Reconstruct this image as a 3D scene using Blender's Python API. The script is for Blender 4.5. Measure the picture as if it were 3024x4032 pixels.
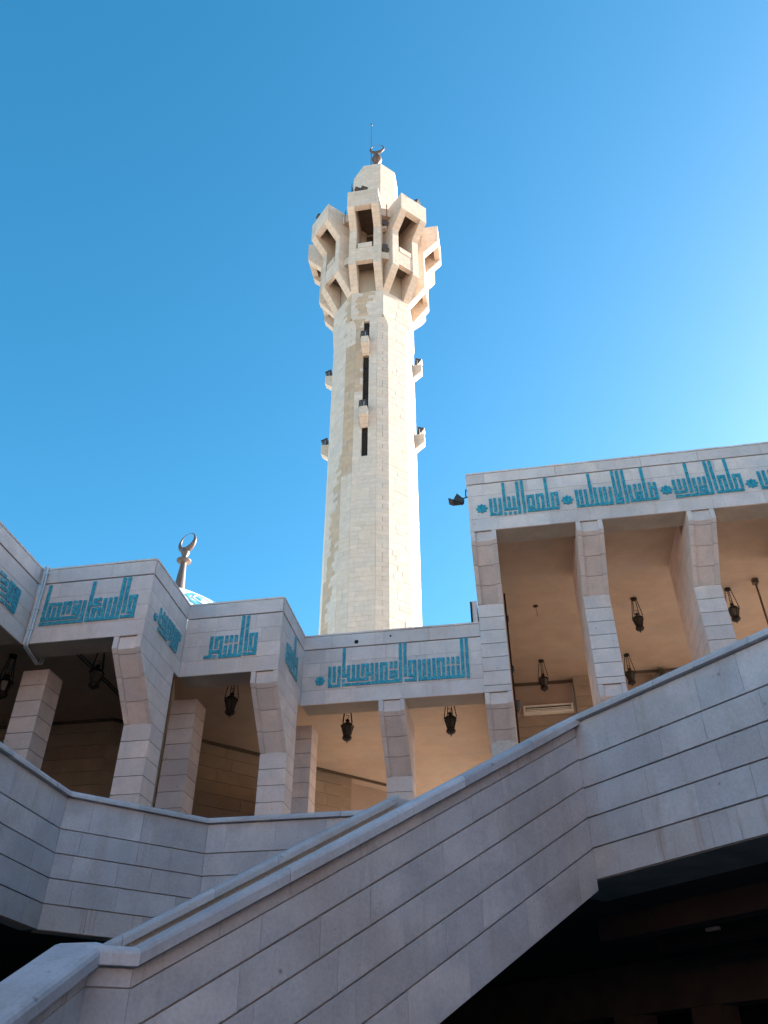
import bpy, math, random
from mathutils import Vector, Matrix, Quaternion
R = math.radians
for o in list(bpy.data.objects): bpy.data.objects.remove(o)
scene = bpy.context.scene
COL = scene.collection
rnd = random.Random(7)

# ------------------------------------------------------------------ camera
EYE = 1.6
cd = bpy.data.cameras.new('camera'); cam = bpy.data.objects.new('camera', cd); COL.objects.link(cam)
cam.location = (0, 0, EYE); cam.rotation_euler = (R(90 + 36.95), 0, R(9.67))
cd.sensor_fit = 'VERTICAL'; cd.sensor_height = 36; cd.lens = 36 * 3260 / 4032
cd.clip_start = .05; cd.clip_end = 4000
scene.camera = cam

# ------------------------------------------------------------------ sky, sun, exposure
SUN_AZ, SUN_EL = 51.5, 21.0          # azimuth from +Y towards +X
sd = Vector((math.sin(R(SUN_AZ)) * math.cos(R(SUN_EL)), math.cos(R(SUN_AZ)) * math.cos(R(SUN_EL)), math.sin(R(SUN_EL))))
world = bpy.data.worlds.new('World'); scene.world = world; world.use_nodes = True
wn, wl = world.node_tree.nodes, world.node_tree.links
for n in list(wn): wn.remove(n)
sky = wn.new('ShaderNodeTexSky'); sky.sky_type = 'NISHITA'; sky.sun_disc = False
sky.sun_elevation = R(SUN_EL); sky.sun_rotation = R(SUN_AZ)
sky.altitude = 900; sky.air_density = 1.0; sky.dust_density = 1.35; sky.ozone_density = 1.6
hs = wn.new('ShaderNodeHueSaturation'); hs.inputs['Saturation'].default_value = 1.36; hs.inputs['Hue'].default_value = .482
bg = wn.new('ShaderNodeBackground'); bg.inputs['Strength'].default_value = .077
wo = wn.new('ShaderNodeOutputWorld')
wl.new(sky.outputs['Color'], hs.inputs['Color']); wl.new(hs.outputs['Color'], bg.inputs['Color']); wl.new(bg.outputs['Background'], wo.inputs['Surface'])
ld = bpy.data.lights.new('sun', 'SUN'); ld.energy = 5.0; ld.angle = R(.53); ld.color = (1, .94, .86)
sun = bpy.data.objects.new('sun', ld); COL.objects.link(sun)
sun.rotation_euler = (-sd).to_track_quat('-Z', 'Y').to_euler(); sun.location = (30, 20, 60)
vs = scene.view_settings
vs.view_transform = 'Standard'; vs.look = 'None'; vs.exposure = 2.2; vs.gamma = 1
try: vs.use_curve_mapping = False
except Exception: pass
scene.render.engine = 'CYCLES'
scene.cycles.max_bounces = 8; scene.cycles.diffuse_bounces = 5

# ------------------------------------------------------------------ materials
MATS = {}
def newmat(name):
    m = bpy.data.materials.new(name); m.use_nodes = True; nt = m.node_tree
    for n in list(nt.nodes): nt.nodes.remove(n)
    out = nt.nodes.new('ShaderNodeOutputMaterial'); b = nt.nodes.new('ShaderNodeBsdfPrincipled')
    nt.links.new(b.outputs[0], out.inputs[0]); MATS[name] = m
    return m, nt, b
def simple(name, col, rough=.6, metal=0, noise=.0, scale=20, bump=0):
    m, nt, b = newmat(name); N, L = nt.nodes, nt.links
    b.inputs['Roughness'].default_value = rough; b.inputs['Metallic'].default_value = metal
    b.inputs['Base Color'].default_value = (*col, 1)
    if noise or bump:
        g = N.new('ShaderNodeNewGeometry'); t = N.new('ShaderNodeTexNoise'); t.inputs['Scale'].default_value = scale; t.inputs['Detail'].default_value = 6
        L.new(g.outputs['Position'], t.inputs['Vector'])
        if noise:
            r = N.new('ShaderNodeMapRange'); r.inputs['To Min'].default_value = 1 - noise; r.inputs['To Max'].default_value = 1 + noise
            r.inputs['From Min'].default_value = .3; r.inputs['From Max'].default_value = .7
            L.new(t.outputs['Fac'], r.inputs['Value'])
            v = N.new('ShaderNodeVectorMath'); v.operation = 'SCALE'; v.inputs[0].default_value = col
            L.new(r.outputs[0], v.inputs['Scale']); L.new(v.outputs[0], b.inputs['Base Color'])
        if bump:
            bp = N.new('ShaderNodeBump'); bp.inputs['Strength'].default_value = bump; bp.inputs['Distance'].default_value = .02
            L.new(t.outputs['Fac'], bp.inputs['Height']); L.new(bp.outputs[0], b.inputs['Normal'])
    return m
def stone(name, c1, c2, stain=(.36, .27, .2), stain_amt=.35, streak=.25, pit=.5, var=.12, lines=None, smap=(7, 7, .55), bvar=None, mott=.86):
    """c1/c2: the two block colours mixed per block; mottling, run-off streaks and small pits on top."""
    m, nt, b = newmat(name); N, L = nt.nodes, nt.links
    def nd(t, **k):
        n = N.new(t)
        for a, v in k.items(): setattr(n, a, v)
        return n
    def math_(op, a, bb=None, c=None):
        n = nd('ShaderNodeMath', operation=op)
        for i, x in enumerate((a, bb, c)):
            if x is None: continue
            if isinstance(x, (int, float)): n.inputs[i].default_value = x
            else: L.new(x, n.inputs[i])
        return n.outputs[0]
    def mix(f, a, bb, mode='MIX'):
        n = nd('ShaderNodeMix', data_type='RGBA', blend_type=mode)
        if isinstance(f, (int, float)): n.inputs[0].default_value = f
        else: L.new(f, n.inputs[0])
        for i, x in ((6, a), (7, bb)):
            if isinstance(x, tuple): n.inputs[i].default_value = (*x, 1)
            else: L.new(x, n.inputs[i])
        return n.outputs[2]
    def ramp(v, a, bb, lo=0., hi=1.):
        n = nd('ShaderNodeMapRange'); L.new(v, n.inputs[0])
        for i, x in zip((1, 2, 3, 4), (a, bb, lo, hi)): n.inputs[i].default_value = x
        return n.outputs[0]
    geo = nd('ShaderNodeNewGeometry'); oi = nd('ShaderNodeObjectInfo')
    off = nd('ShaderNodeVectorMath', operation='ADD')
    sc = nd('ShaderNodeVectorMath', operation='SCALE'); sc.inputs[0].default_value = (17.3, 9.1, 5.7)
    isl = geo.outputs['Random Per Island']
    rv = math_('FRACT', math_('ADD', oi.outputs['Random'], isl))
    L.new(rv, sc.inputs['Scale']); L.new(geo.outputs['Position'], off.inputs[0]); L.new(sc.outputs[0], off.inputs[1])
    def noise(vec, s, det=6, rough=.6):
        n = nd('ShaderNodeTexNoise'); n.inputs['Scale'].default_value = s; n.inputs['Detail'].default_value = det; n.inputs['Roughness'].default_value = rough
        L.new(vec, n.inputs['Vector']); return n.outputs['Fac']
    col = mix(rv, c1, c2)
    n1 = noise(off.outputs[0], 2.2)
    col = mix(ramp(n1, .35, .7), col, tuple(x * mott for x in c2))
    n0 = noise(geo.outputs['Position'], 1.15, 6, .7)
    col = mix(ramp(n0, .47, .62, 0, .55), col, tuple(a * .5 + bb * .42 for a, bb in zip(c2, (c2[1],) * 3)))
    n2 = noise(geo.outputs['Position'], .55, 5)
    col = mix(math_('MULTIPLY', ramp(n2, .5, .75), stain_amt), col, stain)
    # run-off streaks: noise squeezed in x,y and stretched in z
    mp = nd('ShaderNodeMapping'); mp.inputs['Scale'].default_value = smap; L.new(geo.outputs['Position'], mp.inputs['Vector'])
    n3 = noise(mp.outputs[0], 1.0, 5, .65)
    col = mix(math_('MULTIPLY', ramp(n3, .56, .78), streak), col, stain)
    n4 = noise(off.outputs[0], 38, 4)
    f = ramp(n4, .3, .7, 1 - var * .6, 1 + var * .6)
    bv = var * .5 if bvar is None else bvar
    r2 = ramp(math_('FRACT', math_('MULTIPLY', rv, 7.3)), 0, 1, 1 - bv, 1 + bv)
    f = math_('MULTIPLY', f, r2)
    vm = nd('ShaderNodeVectorMath', operation='SCALE'); L.new(col, vm.inputs[0]); L.new(f, vm.inputs['Scale'])
    col = vm.outputs[0]
    vor = nd('ShaderNodeTexVoronoi'); vor.inputs['Scale'].default_value = 26; L.new(off.outputs[0], vor.inputs['Vector'])
    pm = noise(off.outputs[0], 3.1, 3)
    pitm = math_('MULTIPLY', ramp(vor.outputs['Distance'], .1, .2, 1, 0), ramp(pm, .58, .68))
    col = mix(math_('MULTIPLY', pitm, pit), col, tuple(x * .35 for x in c1))
    vo2 = nd('ShaderNodeTexVoronoi'); vo2.inputs['Scale'].default_value = 7; vo2.inputs['Randomness'].default_value = 1; L.new(off.outputs[0], vo2.inputs['Vector'])
    chip = math_('MULTIPLY', ramp(vo2.outputs['Distance'], .07, .16, 1, 0), ramp(noise(off.outputs[0], 1.7, 2), .57, .63))
    col = mix(math_('MULTIPLY', chip, pit * .8), col, tuple(x * .45 for x in stain))
    pitm = math_('MAXIMUM', pitm, chip)
    h = math_('SUBTRACT', math_('MULTIPLY', n4, .35), math_('MULTIPLY', pitm, 1.0))
    if lines:                       # thin mortar joints on cladding that is too far off to build stone by stone
        cb = nd('ShaderNodeCombineXYZ'); dp = nd('ShaderNodeVectorMath', operation='DOT_PRODUCT'); dp.inputs[1].default_value = (1, .43, 0)
        L.new(geo.outputs['Position'], dp.inputs[0]); sp = nd('ShaderNodeSeparateXYZ'); L.new(geo.outputs['Position'], sp.inputs[0])
        L.new(dp.outputs['Value'], cb.inputs[0]); L.new(sp.outputs[2], cb.inputs[1])
        br = nd('ShaderNodeTexBrick'); br.inputs['Scale'].default_value = 1; br.inputs['Brick Width'].default_value = .62; br.inputs['Row Height'].default_value = .25
        br.inputs['Mortar Size'].default_value = .008; br.inputs['Mortar Smooth'].default_value = .3
        br.inputs['Color1'].default_value = (1, 1, 1, 1); br.inputs['Color2'].default_value = (.9, .88, .86, 1); br.inputs['Mortar'].default_value = (.6, .52, .45, 1)
        L.new(cb.outputs[0], br.inputs['Vector']); col = mix(lines, col, br.outputs['Color'], 'MULTIPLY')
    L.new(col, b.inputs['Base Color'])
    b.inputs['Roughness'].default_value = .82
    bp = nd('ShaderNodeBump'); bp.inputs['Strength'].default_value = .35; bp.inputs['Distance'].default_value = .012
    L.new(h, bp.inputs['Height']); L.new(bp.outputs[0], b.inputs['Normal'])
    return m
stone('limestone', (.82, .635, .55), (.68, .555, .52), stain=(.46, .32, .25), stain_amt=.5, streak=.42, pit=.6, var=.14, bvar=.07)
stone('parapet_stone', (.56, .525, .525), (.475, .465, .50), stain=(.31, .25, .22), stain_amt=.6, streak=.45, pit=.9, var=.16, bvar=.075, mott=.76)
stone('limestone_grimy', (.54, .48, .455), (.465, .43, .435), stain=(.26, .17, .12), stain_amt=.6, streak=.85, pit=.7, var=.14, bvar=.07)
stone('limestone_paving', (.60, .48, .37), (.56, .44, .33), streak=0)
stone('tower_stone', (.75, .61, .5), (.69, .56, .455), stain=(.60, .44, .32), stain_amt=.3, streak=.25, pit=.25, var=.1, bvar=.035)
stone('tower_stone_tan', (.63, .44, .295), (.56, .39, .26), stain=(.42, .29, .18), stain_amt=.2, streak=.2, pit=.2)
stone('tower_cladding', (.76, .61, .49), (.70, .56, .45), stain=(.52, .37, .24), stain_amt=.35, streak=.3, pit=.2, lines=.75)
stone('gallery_stone', (.46, .385, .315), (.40, .33, .27), stain_amt=.25, streak=.2)
stone('brown_stone', (.42, .32, .235), (.37, .28, .2), stain=(.2, .14, .09), stain_amt=.3, streak=.2, pit=.2)
stone('plaster', (.48, .355, .268), (.48, .355, .268), stain=(.33, .24, .18), stain_amt=.55, streak=.4, pit=0, var=.08, smap=(.6, 8, 3))
simple('low_bounce_floor', (.2, .15, .11), .6, noise=.1, scale=3)  # unseen left gallery floor, darkened to cut bounce in the left bays
simple('concrete', (.17, .15, .135), .9, noise=.2, scale=4)
simple('added_paving', (.27, .265, .27), .85, noise=.12, scale=2)
simple('mortar', (.50, .42, .37), .95, noise=.15, scale=30)
simple('tower_mortar', (.42, .34, .26), .95)
simple('balcony_shade', (.15, .105, .075), .9, noise=.25, scale=2)  # dark brown puts the shade inside the crown balconies into the colour
simple('undercroft_plaster', (.024, .011, .008), .9, noise=.2, scale=3)  # undercroft colours kept near black to stand in for its deep shade
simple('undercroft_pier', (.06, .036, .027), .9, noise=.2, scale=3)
simple('dark_recess', (.02, .014, .01), .95)
simple('iron', (.018, .013, .011), .55, .4, noise=.3, scale=60)
simple('lamp_housing', (.05, .042, .04), .5, .2, noise=.2, scale=40)
simple('lamp_metal', (.55, .55, .55), .35, .8)
simple('bronze', (.115, .08, .07), .5, .1, noise=.15, scale=8)
simple('dark_bronze', (.12, .075, .055), .5, .15, noise=.2, scale=8)
simple('pipe_grey', (.56, .60, .63), .45, 0, noise=.08, scale=12)
simple('pipe_brown', (.10, .07, .05), .6)
simple('white_paint', (.8, .76, .68), .6, noise=.05, scale=15)
simple('rust', (.22, .09, .04), .85, noise=.3, scale=30)
simple('leaf', (.05, .06, .03), .7, noise=.3, scale=40)
simple('dome_white', (.74, .80, .78), .5, noise=.05, scale=4)
simple('dome_blue', (.09, .36, .43), .4, noise=.15, scale=14)
# glass of the lanterns and lamps
m, nt, b = newmat('dull_glass'); b.inputs['Base Color'].default_value = (.10, .085, .07, 1); b.inputs['Roughness'].default_value = .25
b.inputs['Transmission Weight'].default_value = .35; b.inputs['IOR'].default_value = 1.3
m, nt, b = newmat('lamp_glass'); b.inputs['Base Color'].default_value = (.5, .52, .52, 1); b.inputs['Roughness'].default_value = .12
# glazed turquoise tile, tone differs from tile to tile
m, nt, b = newmat('turquoise_tile'); N, L = nt.nodes, nt.links
g = N.new('ShaderNodeNewGeometry'); cr = N.new('ShaderNodeValToRGB'); L.new(g.outputs['Random Per Island'], cr.inputs[0])
e = cr.color_ramp.elements; e[0].color = (.018, .2, .27, 1); e[1].color = (.065, .42, .49, 1)
k = cr.color_ramp.elements.new(.5); k.color = (.03, .3, .385, 1)
L.new(cr.outputs[0], b.inputs['Base Color']); b.inputs['Roughness'].default_value = .32
simple('tile_grout', (.26, .46, .5), .9, noise=.25, scale=60)

# ------------------------------------------------------------------ mesh helpers
class MB:
    def __init__(s): s.v, s.f, s.m = [], [], []
    def face(s, idx, mi=0): s.f.append(idx); s.m.append(mi)
    def hexa(s, P, mi=0):
        """8 points: bottom ring 0-3, top ring 4-7, same winding"""
        b = len(s.v); s.v += [tuple(p) for p in P]
        for q in ((0, 3, 2, 1), (4, 5, 6, 7), (0, 1, 5, 4), (1, 2, 6, 5), (2, 3, 7, 6), (3, 0, 4, 7)): s.face([b + i for i in q], mi)
    def box(s, x0, x1, y0, y1, z0, z1, mi=0):
        s.hexa([(x0, y0, z0), (x1, y0, z0), (x1, y1, z0), (x0, y1, z0), (x0, y0, z1), (x1, y0, z1), (x1, y1, z1), (x0, y1, z1)], mi)
    def prism(s, A, B, mi=0):
        """two matching rings of 3-D points"""
        n = len(A); b = len(s.v); s.v += [tuple(p) for p in A] + [tuple(p) for p in B]
        s.face([b + i for i in range(n)][::-1], mi); s.face([b + n + i for i in range(n)], mi)
        for i in range(n): j = (i + 1) % n; s.face([b + i, b + j, b + n + j, b + n + i], mi)
    def lathe(s, prof, n=16, c=(0, 0, 0), rot=0, mi=0, cap=True):
        b = len(s.v)
        for (r, z) in prof:
            for i in range(n):
                a = rot + 2 * math.pi * i / n; s.v.append((c[0] + r * math.cos(a), c[1] + r * math.sin(a), c[2] + z))
        for k in range(len(prof) - 1):
            for i in range(n):
                j = (i + 1) % n; s.face([b + k * n + i, b + k * n + j, b + (k + 1) * n + j, b + (k + 1) * n + i], mi)
        if cap:
            s.face([b + i for i in range(n)][::-1], mi); s.face([b + (len(prof) - 1) * n + i for i in range(n)], mi)
    def tube(s, pts, r, n=8, mi=0):
        pts = [Vector(p) for p in pts]; b = len(s.v)
        for k, p in enumerate(pts):
            d = (pts[min(k + 1, len(pts) - 1)] - pts[max(k - 1, 0)]).normalized()
            u = d.orthogonal().normalized(); w = d.cross(u)
            if k: # keep the frame from twisting
                u = (pu - d * pu.dot(d)).normalized(); w = d.cross(u)
            pu = u
            rr = r[k] if isinstance(r, (list, tuple)) else r
            for i in range(n):
                a = 2 * math.pi * i / n; s.v.append(tuple(p + u * (rr * math.cos(a)) + w * (rr * math.sin(a))))
        for k in range(len(pts) - 1):
            for i in range(n):
                j = (i + 1) % n; s.face([b + k * n + i, b + k * n + j, b + (k + 1) * n + j, b + (k + 1) * n + i], mi)
        s.face([b + i for i in range(n)][::-1], mi); e = b + (len(pts) - 1) * n; s.face([e + i for i in range(n)], mi)
def mesh(name, mb, mats, smooth=False):
    me = bpy.data.meshes.new(name); me.from_pydata(mb.v, [], mb.f)
    mats = [mats] if isinstance(mats, str) else mats
    for x in mats: me.materials.append(MATS[x])
    if len(mats) > 1: me.polygons.foreach_set('material_index', mb.m)
    if smooth: me.polygons.foreach_set('use_smooth', [True] * len(me.polygons))
    me.update(); return me
def obj(name, mb, mats, parent=None, smooth=False, kind=None):
    o = bpy.data.objects.new(name, mesh(name, mb, mats, smooth)); COL.objects.link(o)
    if parent:
        o.parent = parent
        if parent.type == 'EMPTY': o.matrix_parent_inverse = Matrix.Translation(-parent.location)
    if kind: o['kind'] = kind
    return o
def tag(o, label, cat, group=None):
    o['label'] = label; o['category'] = cat
    if group: o['group'] = group
    return o
def thing(name, label, cat, loc=(0, 0, 0), group=None):
    o = bpy.data.objects.new(name, None); o.location = loc; o.empty_display_size = .3; COL.objects.link(o)
    return tag(o, label, cat, group)
def structure(name, mb, mat): return obj(name, mb, mat, kind='structure')
def copy_thing(src, loc, rot, label):
    r = src.copy(); COL.objects.link(r); r.location = loc; r.rotation_euler = rot; r['label'] = label
    for ch in src.children:
        c = ch.copy(); COL.objects.link(c); c.parent = r
        for g in ch.children:
            d = g.copy(); COL.objects.link(d); d.parent = c
    return r
def chamfer_block(mb, F, B, c=.006, mi=0):
    """F: 4 front points (ccw seen from outside), B: the matching back points. Front edge chamfered."""
    F = [Vector(p) for p in F]; B = [Vector(p) for p in B]; n = (F[0] - B[0]).normalized(); ctr = sum(F, Vector()) / 4
    side = [f - n * c for f in F]; inn = []
    for i in range(4):
        a = (F[(i + 1) % 4] - F[i]).normalized(); d = (F[i - 1] - F[i]).normalized(); inn.append(F[i] + (a + d) * c)
    b = len(mb.v); mb.v += [tuple(p) for p in inn + side + B]
    mb.face([b, b + 1, b + 2, b + 3], mi); mb.face([b + 11, b + 10, b + 9, b + 8], mi)
    for i in range(4):
        j = (i + 1) % 4
        mb.face([b + j, b + i, b + 4 + i, b + 4 + j], mi); mb.face([b + 4 + j, b + 4 + i, b + 8 + i, b + 8 + j], mi)
def courses_wall(parent, P, d, n, L, courses, mean=.62, th=.10, slope=0., gh=.011, gv=.004, mat='limestone', jit=.0015, skip=None, quoin=0., seed=0, flush=(), top_mat=None):
    """blocks of a wall whose outer face runs from P along unit d, facing unit n. courses: (z0, z1) at u = 0; slope: dz/du."""
    rr = random.Random(seed); d = Vector((d[0], d[1], 0)); n = Vector((n[0], n[1], 0)); P = Vector((P[0], P[1], 0)); k = 0
    flip = d.cross(Vector((0, 0, 1))).dot(n) < 0
    for ci, (z0, z1) in enumerate(courses):
        cuts = [0.]
        if quoin: cuts.append(quoin * (1 if ci % 2 else .55))
        u = cuts[-1] + mean * rr.uniform(.3, .9)
        while u < L - mean * .45: cuts.append(u); u += mean * rr.uniform(.62, 1.4)
        cuts.append(L)
        for a, b in zip(cuts[:-1], cuts[1:]):
            if skip and skip(.5 * (a + b), .5 * (z0 + z1)): continue
            o = rr.uniform(-jit, jit)
            a2, b2 = a + gv / 2, b - gv / 2; g0 = gh / 2 if ci not in flush else gv / 2; g1 = gh / 2
            Q = [(a2, z0 + g0), (b2, z0 + g0), (b2, z1 - g1), (a2, z1 - g1)]
            F = [P + d * u_ + n * o + Vector((0, 0, z_ + slope * u_)) for u_, z_ in Q]; B = [p - n * (th + o) for p in F]
            if flip: F.reverse(); B.reverse()
            mb = MB(); chamfer_block(mb, F, B, .003); obj('block', mb, top_mat if (top_mat and ci == len(courses) - 1) else mat, parent); k += 1
    return k
def sweep(mb, P0, P1, n, prof, mi=0):
    """prism with profile (offset along n, z) swept from P0 to P1 (3-D points)"""
    n = Vector((n[0], n[1], 0)); A = [Vector(P0) + n * a + Vector((0, 0, z)) for a, z in prof]; B = [Vector(P1) + n * a + Vector((0, 0, z)) for a, z in prof]
    mb.prism(A, B, mi)
def coping_run(parent, P0, P1, n, w_out=.06, w_in=.29, t=.085, length=.95, seed=0, gap=.006):
    """coping stones with worn round shoulders along a parapet whose outer face is at n = 0; P0, P1: top edge points"""
    rr = random.Random(seed); P0 = Vector(P0); P1 = Vector(P1); L = (P1 - P0).length; d = (P1 - P0) / L; u = 0
    while u < L - .02:
        e = u + length * rr.uniform(.8, 1.25)
        if e > L - length * .4: e = L
        a = P0 + d * (u + gap / 2); b = P0 + d * (e - gap / 2); o = rr.uniform(-.004, .004)
        prof = [(w_out + o, -t), (w_out + o, -.05), (w_out - .012 + o, -.026), (w_out - .034 + o, -.009), (w_out - .07, 0), (-w_in + .05, 0), (-w_in + .015, -.008), (-w_in, -.03), (-w_in, -t)]
        mb = MB(); sweep(mb, a, b, n, prof); obj('coping_stone', mb, 'parapet_stone', parent); u = e
INS = {"B":[[[-3535,-3470,8440,8879],[-3442,-3384,8539,8877],[-3349,-3287,8442,8880],[-3525,-3286,8431,8505],[-3259,-3198,8641,9253],[-3255,-3161,8633,8697],[-3257,-3197,8535,8592],[-3160,-3106,8539,8879],[-3062,-3012,8548,8885],[-2972,-2918,8552,8877],[-3160,-2741,8540,8591],[-2884,-2820,8628,8893],[-2884,-2739,8830,8893],[-2787,-2741,8540,8879],[-2699,-2645,8630,8889],[-2732,-2645,8630,8699],[-2692,-2640,8535,8606],[-2608,-2553,8489,8887],[-3254,-2172,8448,8503],[-2515,-2463,8455,8885],[-2515,-2369,8824,8885],[-2426,-2372,8458,8883],[-2327,-2273,8746,8886],[-2237,-2182,8740,8887],[-2236,-2182,8449,8703],[-2328,-2180,8643,8703],[-2328,-2240,8542,8599],[-2328,-2279,8545,8703],[-2145,-2092,8450,9268],[-2053,-2001,8553,9265],[-2254,-2092,8450,8507],[-1961,-1916,8541,8886],[-1961,-1815,8829,8886],[-1868,-1816,8444,8884],[-1959,-1873,8534,8599],[-2043,-1816,8444,8512],[-1774,-1722,8448,8887],[-1686,-1636,8441,8888],[-1591,-1544,8450,8885],[-1498,-1452,8454,8892],[-1410,-1368,8452,8888],[-1410,-1268,8833,8888],[-1317,-1275,8450,8888],[-1773,-902,8442,8507],[-1227,-1175,8741,8886],[-1134,-1083,8739,8887],[-1040,-989,8737,8887],[-1228,-1179,8454,8706],[-1136,-1088,8452,8704],[-1044,-992,8450,8702],[-949,-902,8442,9269],[-862,-807,8435,9273]],[[-3693,8591,113]]],"D":[[[-5382,-5321,8435,8875],[-5467,-5320,8429,8493],[-5321,-5194,8525,8594],[-5297,-5238,8433,8493],[-5289,-5224,8623,8864],[-5289,-5135,8805,8864],[-5198,-5133,8432,8866],[-5195,-4769,8433,8473],[-5101,-5041,8718,8866],[-5010,-4954,8725,8867],[-4919,-4862,8721,8866],[-5105,-5046,8439,8668],[-5012,-4954,8442,8675],[-4912,-4858,8437,8677],[-4815,-4767,8437,9258],[-4724,-4672,8523,9263],[-4638,-4588,8538,8875],[-4638,-4489,8825,8876],[-4545,-4491,8436,8875],[-4639,-4550,8533,8583],[-4738,-4491,8436,8500]],[]],"E":[[[-7789,-7733,8527,9233],[-7787,-7109,8535,8565],[-7701,-7639,8533,8861],[-7701,-7467,8810,8861],[-7611,-7547,8539,8775],[-7519,-7458,8549,8859],[-7425,-7380,8613,8866],[-7425,-7285,8820,8866],[-7342,-7283,8622,8864],[-7254,-7188,8807,8874],[-7250,-7183,8616,8772],[-7250,-7135,8730,8772],[-7245,-7125,8613,8656],[-7165,-7106,8533,8870],[-7070,-7021,8443,8865],[-7796,-7018,8443,8489],[-6978,-6916,8443,9229],[-6976,-6387,8443,8496],[-6890,-6744,8827,8880],[-6892,-6816,8779,8877],[-6917,-6739,8730,8789],[-6889,-6732,8648,8694],[-6889,-6810,8453,8694],[-6790,-6720,8458,8687],[-6712,-6641,8454,8869],[-6621,-6550,8452,8871],[-6527,-6456,8446,8876],[-6430,-6378,8444,9246],[-6337,-6287,8547,9249],[-6253,-6190,8541,8881],[-6253,-6097,8824,8881],[-6168,-6100,8445,8883],[-6251,-6158,8538,8587],[-6348,-6100,8445,8509]],[]],"A":[[[-130,-79,11458,11886],[-127,107,11457,11522],[-42,11,11549,11892],[59,105,11457,11885],[160,190,11560,12265],[153,417,11545,11618],[241,291,11560,11895],[338,386,11555,11893],[149,201,11445,11512],[242,293,11444,11513],[331,389,11441,11511],[426,480,11450,12260],[526,577,11451,12283],[621,667,11460,11884],[621,769,11816,11886],[723,757,11541,11884],[682,760,11541,11604],[611,1235,11454,11527],[805,853,11523,11890],[806,954,11826,11894],[904,952,11523,11890],[1002,1044,11518,12274],[1099,1141,11519,11889],[1099,1246,11822,11889],[1191,1236,11547,11891],[1574,1621,11497,11883],[1568,2273,11437,11520],[1656,1707,11534,11880],[1753,1798,11474,11875],[1858,1901,11541,12263],[1948,1980,11451,11898],[2048,2077,11438,11893],[2136,2163,11435,11895],[2240,2284,11821,11884],[2229,2267,11438,11788],[2327,2373,11631,12270],[2422,2465,11627,12270],[2388,2404,11555,11685],[2334,2372,11440,11596],[2434,2463,11436,11586],[2319,2463,11436,11502],[2334,2481,11537,11596],[2524,2565,11439,12276],[2612,2650,11452,11874],[2705,2758,11730,11883],[2800,2852,11729,11885],[2714,2748,11526,11691],[2714,2858,11636,11694],[2704,2781,11525,11588],[2807,2834,11491,11694],[2629,3132,11452,11510],[2896,2933,11486,12278],[2997,3042,11825,11891],[2996,3041,11528,11794],[2996,3122,11725,11794],[3090,3132,11460,11878],[3456,3492,11541,11887],[3471,3692,11550,11600],[3553,3594,11632,11895],[3649,3696,11549,11893],[3750,3782,11543,12275],[3835,3880,11490,11884],[3935,3981,11717,11895],[4031,4070,11717,11898],[3928,3968,11534,11684],[3928,4044,11628,11684],[3925,4010,11532,11588],[4023,4070,11504,11688],[4121,4163,11452,12277],[3452,4161,11445,11506],[4220,4252,11536,12263],[4312,4352,11475,11881],[4313,4451,11816,11884],[4406,4441,11511,11884],[4218,4728,11449,11517],[4510,4524,11468,12286],[4593,4622,11455,11878],[4594,4722,11811,11881],[4685,4729,11536,11882],[5047,5084,11449,11880],[5146,5173,11540,11891],[5069,5218,11442,11506],[5243,5301,11444,11894]],[[-289,11661,131],[1403,11661,131],[3308,11662,130],[4892,11610,128]]],"ER":[[[11607,11626,8560,8871],[11730,11805,8594,8881],[11850,11936,8531,8861],[11981,12056,8496,8871],[12083,12163,8523,8872],[12176,12245,8471,8868],[12267,12331,8466,8856],[12344,12418,8461,8862],[12431,12475,8471,8863],[12524,12535,8718,8851],[11615,11860,8574,8587],[11609,12015,8455,8496],[12148,12458,8452,8475],[11702,12136,8730,8789]],[[11469,8614,79]]],"DR":[[[13123,13164,8499,8836],[13237,13284,8491,8856],[13354,13398,8450,8872],[13488,13537,8444,8865],[13618,13710,8454,9230],[13629,13652,8475,8836],[13830,13899,8449,8898],[13166,13882,8676,8837],[13150,13408,8474,8488],[13398,13907,8450,8451]],[]],"F":[[[10555,10640,8555,8863],[10555,10706,8851,8863],[10653,10694,8451,8859],[10566,10652,8547,8559],[10456,10694,8451,8485],[10374,10429,8627,8862],[10374,10517,8862,8864],[10474,10512,8542,8862],[10378,10459,8630,8649],[10373,10512,8542,8584],[10263,10327,8733,8863],[10069,10241,8860,8872],[10118,10249,8748,8778],[10167,10341,8660,8684],[10218,10349,8556,8586],[10269,10432,8457,8489]],[]]}
# ------------------------------------------------------------------ measured plan of the place (metres, axes along the facades)
YB, YD, YE, YA = 14.32, 12.755, 11.145, 13.42
X0, X1, X2, X3 = -8.01, -5.892, -4.056, -.556
ZT, ZG, ZB = 9.6, 9.287, 8.12
AT, AG, AB = 12.60, 12.31, 11.13
CEIL_LOW, CEIL_HIGH = 8.7, 11.57
FLOOR = 4.2; ZC = 5.2; ZS = 3.545
Q2 = math.sqrt(.5)

# ------------------------------------------------------------------ the setting
mb = MB(); mb.box(-400, 400, -400, 400, -.5, 0); structure('ground', mb, 'limestone_paving')
mb = MB(); mb.box(-10.6, 11.9, -20, 16.4, .001, .006); structure('added_pavement', mb, 'added_paving')  # unseen grey sheet added to cut warm bounce from the near ground

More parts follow.
